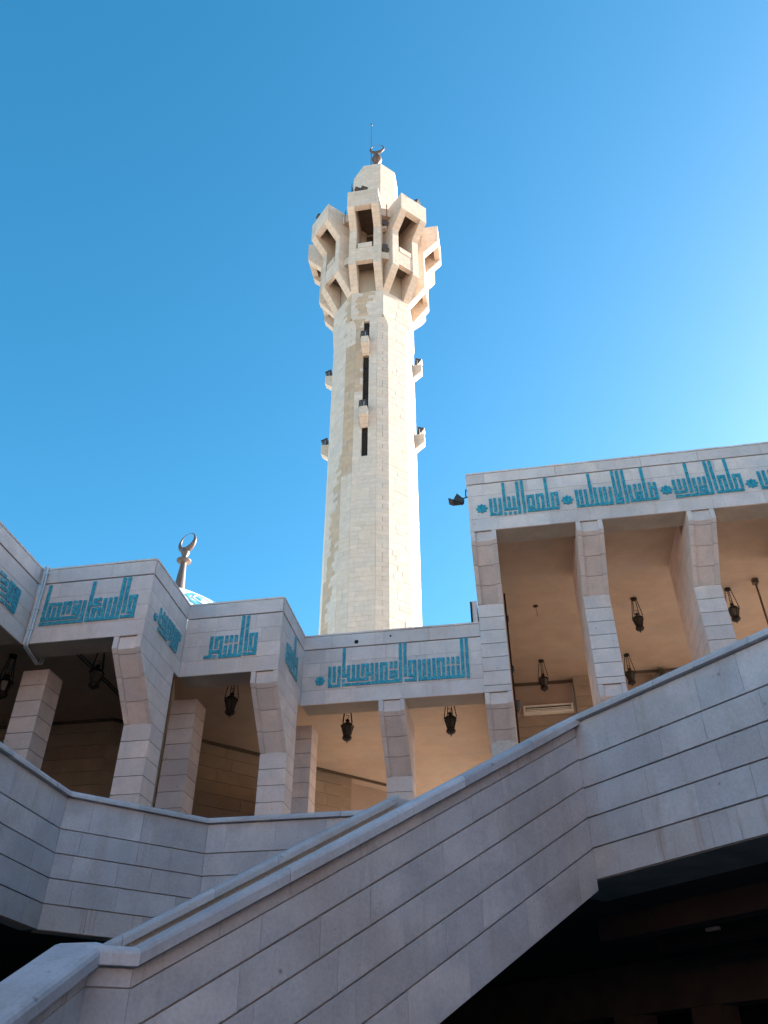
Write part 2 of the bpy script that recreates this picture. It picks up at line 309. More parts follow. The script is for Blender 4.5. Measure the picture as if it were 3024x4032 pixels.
# terrace: gallery floor slab round the octagonal court, with the dark undercroft below it
terrace = thing('gallery_terrace', 'pale stone gallery terrace with octagonal parapet walls above the dark undercroft', 'terrace', (0, 9, 0))
def slab(name, poly, z0, z1, mat, parent):
    mb = MB(); mb.prism([(x, y, z0) for x, y in poly], [(x, y, z1) for x, y in poly]); return obj(name, mb, mat, parent)
P1, P2, PQ, PK, PR = (-5.886, 10.0), (-4.475, 11.44), (-2.19, 11.44), (.592, 8.657), (5.25, 4.0)
IN = .12
slab('floor_slab', [(-20, -6), (P1[0] - IN, -6), (P1[0] - IN, P1[1] + .05), (P2[0] - .05, P2[1] + IN), (-20, P2[1] + IN)], ZS + .02, FLOOR, 'low_bounce_floor', terrace)
slab('floor_slab', [(-20, P2[1] + IN + .002), (P2[0] - .03, P2[1] + IN + .002), (P2[0] - .03, 24), (-20, 24)], ZS + .02, FLOOR, 'low_bounce_floor', terrace)
slab('floor_slab', [(P2[0] - .028, 11.44 + IN), (PQ[0] + .05, 11.44 + IN), (PR[0] + .09, PR[1] + .09), (PR[0] + .09, -6), (22, -6), (22, 24), (P2[0] - .028, 24)], ZS + .02, FLOOR, 'gallery_stone', terrace)
mb = MB()
mb.box(-20, 22, -6, 24, ZS + .006, ZS + .012)
mb = MB()
# undercroft: soffit beams, back walls, piers
SOF = ZS + .012
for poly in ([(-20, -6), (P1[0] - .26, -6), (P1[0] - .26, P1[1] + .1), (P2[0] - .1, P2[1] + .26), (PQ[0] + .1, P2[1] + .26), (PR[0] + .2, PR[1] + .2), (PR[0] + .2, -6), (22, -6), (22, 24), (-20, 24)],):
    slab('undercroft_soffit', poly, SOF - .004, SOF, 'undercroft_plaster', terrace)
def beam45(c, u0, u1, w, z0, z1, name, mat):
    """beam along the (1,-1) direction on the line x + y = c, u measured along (1,-1) from x = 0"""
    mb = MB(); d = Vector((Q2, -Q2, 0)); n = Vector((Q2, Q2, 0)); o = Vector((c / 2, c / 2, 0)); pts = []
    for z in (z0, z1):
        for a, b in ((u0, 0), (u1, 0), (u1, w), (u0, w)): p = o + d * a + n * b; pts.append((p.x, p.y, z))
    mb.hexa(pts); return obj(name, mb, mat, terrace)
CK = 9.249
beam45(CK + .03 * 1.414, -6.3, 6.5, .72, ZS + .0005, ZS + .003, 'edge_beam', 'concrete')
for cc in (11.2, 12.6, 14.0): beam45(cc, -7, 9, .22, 3.32, SOF - .007, 'soffit_beam', 'undercroft_plaster')
UW = 14.9
def ux(x): return (x - UW / 2) / Q2
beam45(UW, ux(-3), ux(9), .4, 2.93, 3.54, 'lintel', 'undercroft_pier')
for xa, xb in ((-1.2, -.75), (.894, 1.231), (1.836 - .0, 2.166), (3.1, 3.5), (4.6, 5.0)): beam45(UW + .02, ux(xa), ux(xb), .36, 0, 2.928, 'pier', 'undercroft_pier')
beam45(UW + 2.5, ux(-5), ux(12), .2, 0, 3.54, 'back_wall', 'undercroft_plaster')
mb = MB(); mb.box(-20, -19.7, -6, 24, 0, ZS); mb.box(-19.7, 6, 16.5, 16.8, 0, ZS); mb.box(-11, -10.7, -6, 16.5, 0, ZS); mb.box(12, 12.3, -6, 16, 0, ZS); obj('undercroft_wall', mb, 'undercroft_plaster', terrace)
mb = MB(); mb.tube([(.9, 10.9, 3.42), (4.9, 6.9, 3.42)], .03); mb.tube([(.8, 10.6, 3.40), (4.8, 6.6, 3.40)], .03); obj('service_pipe', mb, 'undercroft_pier', terrace)
mb = MB(); mb.box(-.075, .075, -.025, .025, -.03, .0)
t = tag(obj('bulkhead_lamp', mb, 'concrete'), 'small dim lamp fixture in the dark under the terrace', 'lamp'); t.location = (1.763, 9.841, 3.31); t.rotation_euler = (0, 0, R(-45))

# parapets of the octagonal court
PAR = [(5.115, 4.715), (4.715, 4.42), (4.42, 4.125), (4.125, 3.835), (3.835, ZS)]
PARC = [(b, a) for a, b in PAR]
def parapet(name, A, B, n, seed, quoin=.0, ext0=0., ext1=0.):
    A = Vector((*A, 0)); B = Vector((*B, 0)); d = (B - A).normalized(); L = (B - A).length; nn = Vector((*n, 0)).normalized()
    core = MB(); a = A - nn * .034; b = B - nn * .034
    core.prism([a + Vector((0, 0, ZS + .004)), b + Vector((0, 0, ZS + .004)), b - nn * .2 + Vector((0, 0, ZS + .004)), a - nn * .2 + Vector((0, 0, ZS + .004))],
               [a + Vector((0, 0, 5.113)), b + Vector((0, 0, 5.113)), b - nn * .2 + Vector((0, 0, 5.113)), a - nn * .2 + Vector((0, 0, 5.113))])
    w = obj(name, core, 'mortar', terrace)
    courses_wall(w, A, d, nn, L, PARC, mean=.62, th=.031, gh=.0145, gv=.0018, seed=seed, mat='parapet_stone', top_mat='limestone_grimy')
    coping_run(w, A - d * ext0 + Vector((0, 0, ZC)), B + d * ext1 + Vector((0, 0, ZC)), nn, seed=seed)
    return w
parapet('parapet', (-5.886, 2.0), P1, (1, 0), 11, ext1=.02)
parapet('parapet', P1, P2, (Q2, -Q2), 12)
parapet('parapet', P2, PQ, (0, -1), 13, ext1=.02)
parapet('parapet', PQ, (-1.72, 10.97), (-Q2, -Q2), 14)
parapet('parapet', (PK[0] - .1, PK[1] + .1), PR, (-Q2, -Q2), 15, ext0=-.08)

# ------------------------------------------------------------------ staircase
stair = thing('stone_staircase', 'pale stone staircase with sloping parapet crossing the foreground from lower left', 'staircase', (-1, 7, 0))
SL = .5975; DF = Vector((-Q2, -Q2, 0)); NF = Vector((Q2, -Q2, 0)); LF = 4.427        # the main flight falls along DF
def flight_parapet(top, Lh, d, n, slope, offs, name, seed, thick=.24, faces=True):
    """parapet whose coping top starts at `top` and falls by slope along d"""
    top = Vector(top); d = Vector(d); n = Vector(n); core = MB(); w = None
    def pt(u, nn, dz): return top + d * u + n * nn + Vector((0, 0, dz - slope * u))
    bot = offs[-1]
    core.hexa([pt(0, -.034, -bot + .006), pt(Lh, -.034, -bot + .006), pt(Lh, -thick, -bot + .006), pt(0, -thick, -bot + .006),
               pt(0, -.034, -offs[0]), pt(Lh, -.034, -offs[0]), pt(Lh, -thick, -offs[0]), pt(0, -thick, -offs[0])])
    w = obj(name, core, 'mortar', stair)
    if faces:
        cs = [(top.z - b, top.z - a) for a, b in zip(offs[:-1], offs[1:])][::-1]
        courses_wall(w, top, (d.x, d.y), (n.x, n.y), Lh, cs, mean=.62, th=.031, slope=-slope, gh=.0145, gv=.0018, seed=seed, flush=(len(cs) - 1,), mat='parapet_stone', top_mat='limestone_grimy')
    coping_run(w, pt(0, 0, 0), pt(Lh, 0, 0), n, seed=seed, length=.98, t=offs[0] - .002, w_out=.07)
    return w
OFFS = [.118, .23, .475, .765, 1.07, 1.37, 1.755]
K3 = Vector((PK[0], PK[1], ZC))
flight_parapet(K3, LF, DF, NF, SL, OFFS, 'flight_parapet', 21)
# the far parapet of the same flight, seen as a second coping
far0 = Vector((-1.694, 10.885, ZC))
flight_parapet(far0 - NF * .0, LF + .1, DF, NF, SL, [.118, 1.1], 'flight_parapet', 22, faces=False)
# stair slab and treads between the two parapets
mb = MB()
def fp(u, w, z): p = K3 + DF * u - NF * w; return (p.x, p.y, z)
mb.hexa([fp(0, .241, 3.66), fp(LF, .241, 3.66 - SL * LF), fp(LF, 2.95, 3.66 - SL * LF), fp(0, 2.95, 3.66), fp(0, .241, 3.98), fp(LF, .241, 3.98 - SL * LF), fp(LF, 2.95, 3.98 - SL * LF), fp(0, 2.95, 3.98)])
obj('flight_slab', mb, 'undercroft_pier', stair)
nst = 16
for i in range(nst):
    mb = MB(); u0 = i * LF / nst; u1 = (i + 1) * LF / nst; z1 = FLOOR - (i + .6) * SL * LF / nst; z0 = 3.97 - SL * u1
    mb.hexa([fp(u0, .243, z0), fp(u1, .243, z0), fp(u1, 2.94, z0), fp(u0, 2.94, z0), fp(u0, .243, z1), fp(u1 + .02, .243, z1), fp(u1 + .02, 2.94, z1), fp(u0, 2.94, z1)])
    obj('step', mb, 'limestone_paving', stair)
# level turn at the foot of the flight, then the lower flight towards the court
E0 = K3 + DF * LF; ZN = E0.z - SL * LF                      # (-2.54, 5.53, 2.555)
N0 = Vector((E0.x, E0.y, ZN)); N1 = Vector((-2.775, 5.40, ZN))
dn = (N1 - N0).normalized(); nn = Vector((-dn.y, dn.x, 0))
if nn.dot(Vector((0, -1, 0))) < 0: nn = -nn
w = MB(); a = N0 - nn * .022; b = N1 - nn * .022
w.hexa([a + Vector((0, 0, -1.75)), b + Vector((0, 0, -1.75)), b - nn * .22 + Vector((0, 0, -1.75)), a - nn * .22 + Vector((0, 0, -1.75)),
        a + Vector((0, 0, -.118)), b + Vector((0, 0, -.118)), b - nn * .22 + Vector((0, 0, -.118)), a - nn * .22 + Vector((0, 0, -.118))])
w = obj('newel', w, 'mortar', stair)
courses_wall(w, N0, (dn.x, dn.y), (nn.x, nn.y), (N1 - N0).length, [(ZN - o2, ZN - o1) for o1, o2 in zip(OFFS[:-1], OFFS[1:])][::-1], mean=2, th=.019, seed=5, flush=(5,), mat='parapet_stone')
coping_run(w, N0 - dn * .03, N1 + dn * .04, nn, seed=31, length=2, w_in=.27, t=.116, w_out=.07)
SL2 = .532
L1 = Vector((-2.77, 5.43, ZN + .02))
flight_parapet(L1, 4.2, (0, -1, 0), (1, 0, 0), SL2, [.118, .23, .47, .76, 1.07, 1.37, 1.7], 'lower_parapet', 24, thick=.3)
mb = MB()
mb.hexa([(-6, .8, -.2), (-3.1, .8, -.2), (-3.1, 5.3, -.2), (-6, 5.3, -.2), (-6, .8, .02), (-3.1, .8, .02), (-3.1, 5.3, 1.3), (-6, 5.3, 1.3)])
mb.box(-6.2, -3.0, 5.3, 7.9, .9, 1.3)
obj('lower_steps', mb, 'limestone_paving', stair)

# ------------------------------------------------------------------ arcades
CRS = .2875
def fascia(parent, P, d, n, L, zb, zg, zt, seed, mean=.78, top=True):
    """frieze wall: four stone courses, a dark groove, a cap band and a thin lip at the roof edge"""
    P = Vector((*P, 0)); d = Vector((*d, 0)); n = Vector((*n, 0)); core = MB()
    def pt(u, o, z): p = P + d * u + n * o; return (p.x, p.y, z)
    core.hexa([pt(.028, -.03, zb + .003), pt(L - .028, -.03, zb + .003), pt(L - .028, -.5, zb + .003), pt(.028, -.5, zb + .003), pt(.028, -.03, zt - .05), pt(L - .028, -.03, zt - .05), pt(L - .028, -.5, zt - .05), pt(.028, -.5, zt - .05)])
    w = obj('frieze', core, 'gallery_stone', parent)
    h = (zg - .014 - zb) / 4
    courses_wall(w, P, (d.x, d.y), (n.x, n.y), L, [(zb + i * h, zb + (i + 1) * h) for i in range(4)], mean=mean, th=.026, gh=.003, gv=.002, seed=seed, jit=.001)
    courses_wall(w, P + n * .012, (d.x, d.y), (n.x, n.y), L, [(zg, zt - .04)], mean=mean * 1.15, th=.036, gh=.004, gv=.004, seed=seed + 1, jit=.001)
    rr = random.Random(seed + 2); u = 0
    while u < L - .01:
        e = min(L, u + .42 * rr.uniform(.85, 1.2))
        if L - e < .2: e = L
        m_ = MB(); o = .022 + rr.uniform(-.004, .003)
        F = [Vector(pt(u + .002, o, zt - .038)), Vector(pt(e - .002, o, zt - .038)), Vector(pt(e - .002, o, zt + rr.uniform(-.003, .003))), Vector(pt(u + .002, o, zt))]
        B = [p - n * .3 for p in F]; chamfer_block(m_, F, B, .004); obj('roof_lip', m_, 'limestone', w); u = e
    return w
def column(parent, x0, x1, yf, ztop, zbot, depth, sb=.9, seed=0, tiers=(), name='column', mat='limestone', plain=False):
    """pier with a flared capital (profile in y) and a sunk panel on its sloping face; tiers: more capitals lower down"""
    rr = random.Random(seed); caps = [] if plain else [ztop]
    yl = yf if plain else yf + sb; yb = yl + depth
    core = MB(); core.box(x0 + .025, x1 - .025, yl + (.05 if tiers else .025) + (.9 if tiers else 0), yb - .02, zbot, ztop - .004)
    w = obj(name, core, 'mortar', parent)
    def front(z):                      # y of the front face at height z
        if plain: return yf
        y = yf; zt_ = ztop
        for zt2 in (ztop,) + tuple(tiers):
            if z >= zt2 - .2201 and z <= zt2 + 1e-6: return y
            if z <= zt2 and z > zt2 - 1.15: return y + sb * (zt2 - .22 - z) / .93
            if z <= zt2 - 1.15: y += sb
            else: return y
        return y
    edges = []; z = ztop
    allcaps = [] if plain else [ztop] + list(tiers)
    while z > zbot + .05:
        nz = z - CRS
        for c in allcaps:
            if nz < c - 1e-6 < z - .02 and abs(z - c) > .03: nz = c
        nz = max(nz, zbot); edges.append((nz, z)); z = nz
    for (za, zb_) in edges:
        mbk = MB(); incap = None
        for c in allcaps:
            if zb_ <= c + 1e-6 and za >= c - 1.165: incap = c
        g = .0062 if incap is None else .0038; a, b = za + g, zb_ - g
        brk = [a]
        if incap is not None and a < incap - .22 < b: brk.append(incap - .22)
        brk.append(b); yback = front(zbot) + depth if not plain else yb
        for q0, q1 in zip(brk[:-1], brk[1:]):
            f0, f1 = front(q0 + 1e-5), front(q1 - 1e-5)
            if incap is None: parts = [(x0, x1, 0)]
            else: parts = [(x0, x0 + .085, 0), (x0 + .0852, x1 - .0852, .042), (x1 - .085, x1, 0)]
            for xa, xb, rc in parts:
                mbk.hexa([(xa, f0 + rc, q0), (xb, f0 + rc, q0), (xb, yback, q0), (xa, yback, q0), (xa, f1 + rc, q1), (xb, f1 + rc, q1), (xb, yback, q1), (xa, yback, q1)])
        obj('block', mbk, mat, w)
    return w
def inscription(parent, key, axis, val, out):
    """raised kufic lettering of small glazed tiles on a wall face; rectangles are strokes (u0, u1, z0, z1) in mm"""
    rects, stars = INS[key]; hz, ht = .018, .026; fixed = []
    def put(mb, u0, u1, z0, z1, a, b, mi=0):
        if axis == 'y': mb.box(u0, u1, min(val + out * a, val + out * b), max(val + out * a, val + out * b), z0, z1, mi)
        else: mb.box(min(val + out * a, val + out * b), max(val + out * a, val + out * b), u0, u1, z0, z1, mi)
    for (u0, u1, z0, z1) in rects:
        u0, u1, z0, z1 = [x / 1000 for x in (u0, u1, z0, z1)]; mw = .059
        if u1 - u0 < mw or (u1 - u0 < .085 and z1 - z0 > .085): c = (u0 + u1) / 2; u0, u1 = c - mw / 2, c + mw / 2
        if z1 - z0 < mw or (z1 - z0 < .085 and u1 - u0 > .085): c = (z0 + z1) / 2; z0, z1 = c - mw / 2, c + mw / 2
        fixed.append((u0, u1, z0, z1))
    grp = list(range(len(fixed)))
    for i, a in enumerate(fixed):
        for j in range(i):
            b = fixed[j]
            if a[0] < b[1] and b[0] < a[1] and a[2] < b[3] and b[2] < a[3]:
                gi, gj = grp[i], grp[j]; grp = [gj if g_ == gi else g_ for g_ in grp]
    for gid in sorted(set(grp)):
        T = MB(); G = MB()
        for j, (u0, u1, z0, z1) in enumerate(fixed):
            if grp[j] != gid: continue
            e = j * .00004
            put(G, u0, u1, z0, z1, -.004, hz + e)
            vert = (z1 - z0) > (u1 - u0)
            nu = max(1, round((u1 - u0) / .0275)); nz = max(1, round((z1 - z0) / .0275))
            for a in range(nu):
                for b in range(nz):
                    du, dz = (u1 - u0) / nu, (z1 - z0) / nz
                    sh = (dz * .5 if (a % 2 and vert) else 0)
                    za, zb_ = z0 + b * dz + sh, min(z1, z0 + (b + 1) * dz + sh)
                    if zb_ - za < .006 or rnd.random() < .006: continue
                    put(T, u0 + a * du + .0016, u0 + (a + 1) * du - .0016, za + .0016, zb_ - .0016, hz - .004, ht + e + rnd.uniform(0, .0012))
        ins = obj('letter', G, 'tile_grout', parent)
        obj('tile', T, 'turquoise_tile', ins, kind='stuff')
    for cu, cz, r in stars:
        cu, cz, r = cu / 1000, cz / 1000, r / 1000 * .92; pts = []
        for i in range(16):
            a = 2 * math.pi * (i + .0) / 16 + math.pi / 2; q = r if i % 2 == 0 else r * .72
            pts.append((cu + q * math.cos(a), cz + q * math.sin(a)))
        S = MB()
        A = [(u, val, z) if axis == 'y' else (val, u, z) for u, z in pts]; B = [(u, val + out * .026, z) if axis == 'y' else (val + out * .026, u, z) for u, z in pts]
        S.prism(A, B)
        so = obj('star', S, 'turquoise_tile', parent)
        S2 = MB(); n_ = int(r * .78 / .027)
        for ia in range(-n_ - 2, n_ + 3):
            for ib in range(-n_ - 2, n_ + 3):
                u, z = cu + ia * .027, cz + ib * .027
                if math.hypot(u - cu, z - cz) > r * .70: continue
                if axis == 'y': S2.box(u - .0118, u + .0118, min(val + out * .02, val + out * .031), max(val + out * .02, val + out * .031), z - .0118, z + .0118)
                else: S2.box(min(val + out * .02, val + out * .031), max(val + out * .02, val + out * .031), u - .0118, u + .0118, z - .0118, z + .0118)
        obj('tile', S2, 'turquoise_tile', so, kind='stuff')
# --- the low arcade, stepping back in three bays
low = thing('low_arcade', 'low stepped stone arcade with turquoise lettering, left of the minaret foot', 'arcade', (-6, 15, FLOOR))
fascia(low, (X0, YE), (1, 0), (0, -1), X1 - X0, ZB, ZG, ZT, 101)
fascia(low, (X1, YE + .03), (0, 1), (1, 0), YD - YE - .03, ZB, ZG, ZT, 111, mean=.9)
fascia(low, (X1, YD), (1, 0), (0, -1), X2 - X1, ZB, ZG, ZT, 121)
fascia(low, (X2, YD + .03), (0, 1), (1, 0), YB - YD - .03, ZB, ZG, ZT, 131, mean=.9)
fascia(low, (X2, YB), (1, 0), (0, -1), X3 - X2, ZB, ZG, ZT, 141)
fascia(low, (X0, 4.0), (0, 1), (1, 0), YE - 4.0, ZB, ZG, ZT, 151)
inscription(low, 'E', 'y', YE, -1)
inscription(low, 'ER', 'x', X1, 1)
inscription(low, 'D', 'y', YD, -1)
inscription(low, 'DR', 'x', X2, 1)
inscription(low, 'B', 'y', YB, -1)
inscription(low, 'F', 'x', X0, 1)
column(low, X1 - .487, X1, YE, ZB, FLOOR, .49, seed=1)
column(low, X2 - .487, X2, YD, ZB, FLOOR, .49, seed=2)
column(low, -2.545, -2.055, YB, ZB, FLOOR, .49, seed=3)
for (cx, cy) in ((X0, YE), (X1, YD), (X2, YB)): column(low, cx - .47, cx + .015, cy + .92, ZB, FLOOR, .49, seed=4, plain=True, name='inner_pier')
# F row (faces +x): one pier behind the left edge of the view
mb = MB(); mb.box(X0 - 1.4, X0 - .92, 8.4, 8.9, FLOOR, ZB); obj('inner_pier', mb, 'limestone', low)
# ceilings and roof, bay by bay
def ceiling(parent, poly, z, t, mat='plaster', name='ceiling'): return slab(name, poly, z, z + t, mat, parent)
ceiling(low, [(-18, 4), (X0 - .5, 4), (X0 - .5, YE + .5), (X1 - .5, YE + .5), (X1 - .5, YD + .5), (X2 - .5, YD + .5), (X2 - .5, YB + .5), (X3 + .02, YB + .5), (X3 + .02, 23.5), (-18, 23.5)], CEIL_LOW, .3)
slab('roof', [(-18, 4), (X0 - .45, 4), (X0 - .45, YE + .45), (X1 - .45, YE + .45), (X1 - .45, YD + .45), (X2 - .45, YD + .45), (X2 - .45, YB + .45), (X3 - .02, YB + .45), (X3 - .02, 23.5), (-18, 23.5)], CEIL_LOW + .302, 9.35, 'limestone_paving', low)
# back walls of the low gallery: along y = 15.57, then along the 45 degree line, in courses
def gallery_wall(parent, A, B, n, z0, z1, seed, mat='brown_stone', th=.4, blocks=True):
    A = Vector((*A, 0)); B = Vector((*B, 0)); d = (B - A).normalized(); L = (B - A).length; nn = Vector((*n, 0)).normalized(); core = MB()
    a = A - nn * .022; b = B - nn * .022; zz = Vector((0, 0, z0)); zt_ = Vector((0, 0, z1 - .002))
    core.hexa([a + zz, b + zz, b - nn * th + zz, a - nn * th + zz, a + zt_, b + zt_, b - nn * th + zt_, a - nn * th + zt_])
    w = obj('back_wall', core, 'mortar', parent)
    if blocks:
        k = round((z1 - z0) / .29); h = (z1 - z0) / k
        courses_wall(w, A, d, nn, L, [(z0 + i * h, z0 + (i + 1) * h) for i in range(k) if z0 + i * h > 5.2], mean=1.1, th=.02, gh=.012, gv=.003, seed=seed, mat=mat)
    return w
gallery_wall(low, (-13.5, 15.57), (-8.53, 15.57), (0, -1), FLOOR, CEIL_LOW, 41)
gallery_wall(low, (-8.53, 15.57), (-4.21, 19.93), (Q2, -Q2), FLOOR, CEIL_LOW, 42)
mb = MB(); mb.hexa([(-6.7, 13.9, FLOOR), (-6.5, 13.9, FLOOR), (-7.5, 16.5, FLOOR), (-7.7, 16.5, FLOOR), (-6.7, 13.9, CEIL_LOW), (-6.5, 13.9, CEIL_LOW), (-7.5, 16.5, CEIL_LOW), (-7.7, 16.5, CEIL_LOW)]); obj('light_blocker', mb, 'gallery_stone', low)  # added out of sight to keep light from the left bay
mb = MB(); mb.hexa([(-4.85, 15.8, FLOOR), (-4.65, 15.8, FLOOR), (-5.4, 18.6, FLOOR), (-5.6, 18.6, FLOOR), (-4.85, 15.8, 7.7), (-4.65, 15.8, 7.7), (-5.4, 18.6, 7.7), (-5.6, 18.6, 7.7)]); obj('light_blocker', mb, 'gallery_stone', low)  # added out of sight to dim the middle bay, open at the top
mb = MB(); mb.box(-12.8, -12.5, 4, 15.6, FLOOR, CEIL_LOW); mb.box(-12.5, -9.0, 4.0, 4.3, FLOOR, CEIL_LOW); obj('back_wall', mb, 'brown_stone', low)  # unseen closing walls added to keep light out of the left gallery
mb = MB()
for (xa, ya, xb, yb) in ((-4.21, 19.93, -4.50, 20.22), (-4.50, 20.22, -2.7, 22.0)):
    d = Vector((xb - xa, yb - ya, 0)).normalized(); nq = Vector((d.y, -d.x, 0)) * -.3; a = Vector((xa, ya, 0)); b = Vector((xb, yb, 0))
    mb.hexa([a + Vector((0, 0, FLOOR)), b + Vector((0, 0, FLOOR)), b + nq + Vector((0, 0, FLOOR)), a + nq + Vector((0, 0, FLOOR)), a + Vector((0, 0, CEIL_LOW)), b + Vector((0, 0, CEIL_LOW)), b + nq + Vector((0, 0, CEIL_LOW)), a + nq + Vector((0, 0, CEIL_LOW))])
obj('niche', mb, 'plaster', low)
mb = MB(); q = Vector((Q2, -Q2, 0)) * .03
for (a, b) in (((-8.5, 15.56), (-2.9, 21.2)),):
    sweep(mb, (a[0], a[1], CEIL_LOW), (b[0], b[1], CEIL_LOW), (Q2, -Q2), [(0, -.002), (.05, -.002), (.05, -.06), (0, -.06)])
mb.box(-13.5, -8.5, 15.52, 15.565, CEIL_LOW - .06, CEIL_LOW - .002)
obj('cornice_strip', mb, 'pipe_brown', low)
mb = MB(); mb.tube([(-7.90, 12.0, CEIL_LOW - .02), (-7.90, 15.5, CEIL_LOW - .015)], .012); mb.tube([(-7.83, 12.0, CEIL_LOW - .02), (-7.83, 15.5, CEIL_LOW - .015)], .012); obj('ceiling_conduit', mb, 'pipe_brown', low)

# drain hole in the cap band and a duct against the tall arcade
mb = MB(); mb.tube([(-2.99, YB - .014, 9.38), (-2.99, YB + .02, 9.38)], .045, 12); obj('drain_hole', mb, 'dark_recess', low)
mb = MB(); mb.tube([(-2.31, YB - .013, 9.45), (-2.31, YB + .02, 9.45)], .022, 10); obj('drain_hole', mb, 'dark_recess', low)
mb = MB(); mb.box(-.68, X3 - .03, 14.55, 15.1, 9.36, 10.22); obj('roof_duct', mb, 'limestone', low)
mb = MB(); mb.box(-.72, -.683, 14.53, 14.6, 9.36, 10.2); obj('duct_edge', mb, 'iron', low)

# --- the tall arcade on the right
tall = thing('tall_arcade', 'tall two-storey stone arcade with turquoise lettering on the right', 'arcade', (6, 15, FLOOR))
XAR = 14.0
fascia(tall, (X3, YA), (1, 0), (0, -1), XAR - X3, AB, AG, AT, 161, mean=.95)
fascia(tall, (X3, 21.5), (0, -1), (-1, 0), 21.5 - YA - .03, AB, AG, AT, 171, mean=1.0)
inscription(tall, 'A', 'y', YA, -1)
for i, cx in enumerate((-.305, 1.74, 3.82, 5.9, 7.98, 10.06, 12.14)):
    column(tall, cx - .25, cx + .25, YA, AB, FLOOR, .49 if i > 6 else .55, seed=60 + i, tiers=(ZB,))
# deep fins behind the tall columns: they carry the ceiling
for i, cx in enumerate((-.305, 1.74, 3.82, 5.9, 7.98)):
    w = MB(); w.box(cx - .20, cx + .20, 14.4, 16.05, 8.2, CEIL_HIGH - .003); w = obj('fin_wall', w, 'mortar', tall)
    if i in (1, 2, 3):
        zz = CEIL_HIGH; kk = 0
        while zz > 8.4:
            b_ = MB(); b_.box(cx - .225, cx + .225, 14.36, 16.08, zz - CRS + .006, zz - .006); obj('block', b_, 'limestone', w); zz -= CRS
slab('ceiling', [(X3 + .5, YA + .5), (XAR, YA + .5), (XAR, 21.9), (X3 + .5, 21.9)], CEIL_HIGH, CEIL_HIGH + .3, 'plaster', tall)
slab('roof', [(X3 + .52, YA + .45), (XAR, YA + .45), (XAR, 21.9), (X3 + .52, 21.9)], CEIL_HIGH + .302, 12.4, 'limestone_paving', tall)
mb = MB(); mb.box(X3 + .02, X3 + .5, 14.9, 21.5, 8.05, CEIL_HIGH); obj('cross_wall', mb, 'plaster', tall)
mb = MB(); mb.box(1.5, 25, 17.6, 22, 12.41, 15.3); obj('roof_sun_blocker', mb, 'limestone_paving', tall)  # unseen block added to keep the sun off the low friezes
# back wall: plaster panel over a stone wall, piers, then openings to the terrace behind, widened out of view to let sun in
BY = 21.51
mb = MB(); mb.box(-2.7, 1.55, BY, BY + .4, 10.62, CEIL_HIGH - .003); mb.box(-2.7, -.6, BY, BY + .4, 9.2, 10.62); obj('plaster_panel', mb, 'plaster', tall)
gallery_wall(tall, (-.6, BY + .02), (1.55, BY + .02), (0, -1), 9.17, 10.618, 71)
gallery_wall(tall, (1.58, BY - .25), (2.40, BY - .25), (0, -1), FLOOR, CEIL_HIGH, 72, th=.65)
mb = MB(); mb.box(2.402, 3.72, BY, BY + .4, 9.2, CEIL_HIGH - .003); obj('plaster_panel', mb, 'plaster', tall)
for i in range(5):
    xa = 3.72 + i * 2.25
    gallery_wall(tall, (xa, BY - .25), (xa + .6, BY - .25), (0, -1), FLOOR, CEIL_HIGH, 73 + i, th=.65, blocks=i < 2)
    mb = MB(); mb.box(xa + .602, xa + 2.248, BY, BY + .4, 9.4, CEIL_HIGH - .003); obj('plaster_panel', mb, 'plaster', tall)
mb = MB(); mb.box(-.2, 2.4, BY - .06, BY - .003, CEIL_HIGH - .07, CEIL_HIGH - .004); mb.box(2.4, 12, BY - .31, BY - .26, CEIL_HIGH - .07, CEIL_HIGH - .004); obj('cornice_strip', mb, 'pipe_brown', tall)
# sunlit terrace floor behind the arcades
mb = MB(); mb.box(-3, 60, 24.2, 60, FLOOR - .3, FLOOR - .02); structure('rear_terrace', mb, 'limestone_paving')

# --- arcade added out of view on the east to block skylight from the stair
east = thing('added_east_arcade', 'unseen arcade added on the east side to shade the stair', 'arcade', (10, -3, FLOOR))
mb = MB(); mb.box(9.0, 9.5, -12, 13.3, 11.13, 12.6); obj('frieze', mb, 'limestone', east)
mb = MB(); mb.box(13.6, 14.0, -12, 13.3, 0, 11.13); obj('back_wall', mb, 'gallery_stone', east)
mb = MB(); mb.box(9.5, 14, -12, 13.3, 11.57, 12.4); obj('ceiling', mb, 'plaster', east)
for i in range(12):
    yy = -11.2 + i * 2.07; mb = MB()
    mb.hexa([(9.9, yy, FLOOR), (10.45, yy, FLOOR), (10.45, yy + .5, FLOOR), (9.9, yy + .5, FLOOR), (9.9, yy, 9.98), (10.45, yy, 9.98), (10.45, yy + .5, 9.98), (9.9, yy + .5, 9.98)])
    mb.hexa([(9.9, yy, 9.98), (10.45, yy, 9.98), (10.45, yy + .5, 9.98), (9.9, yy + .5, 9.98), (9.02, yy, 11.12), (10.45, yy, 11.12), (10.45, yy + .5, 11.12), (9.02, yy + .5, 11.12)]); obj('column', mb, 'limestone', east)

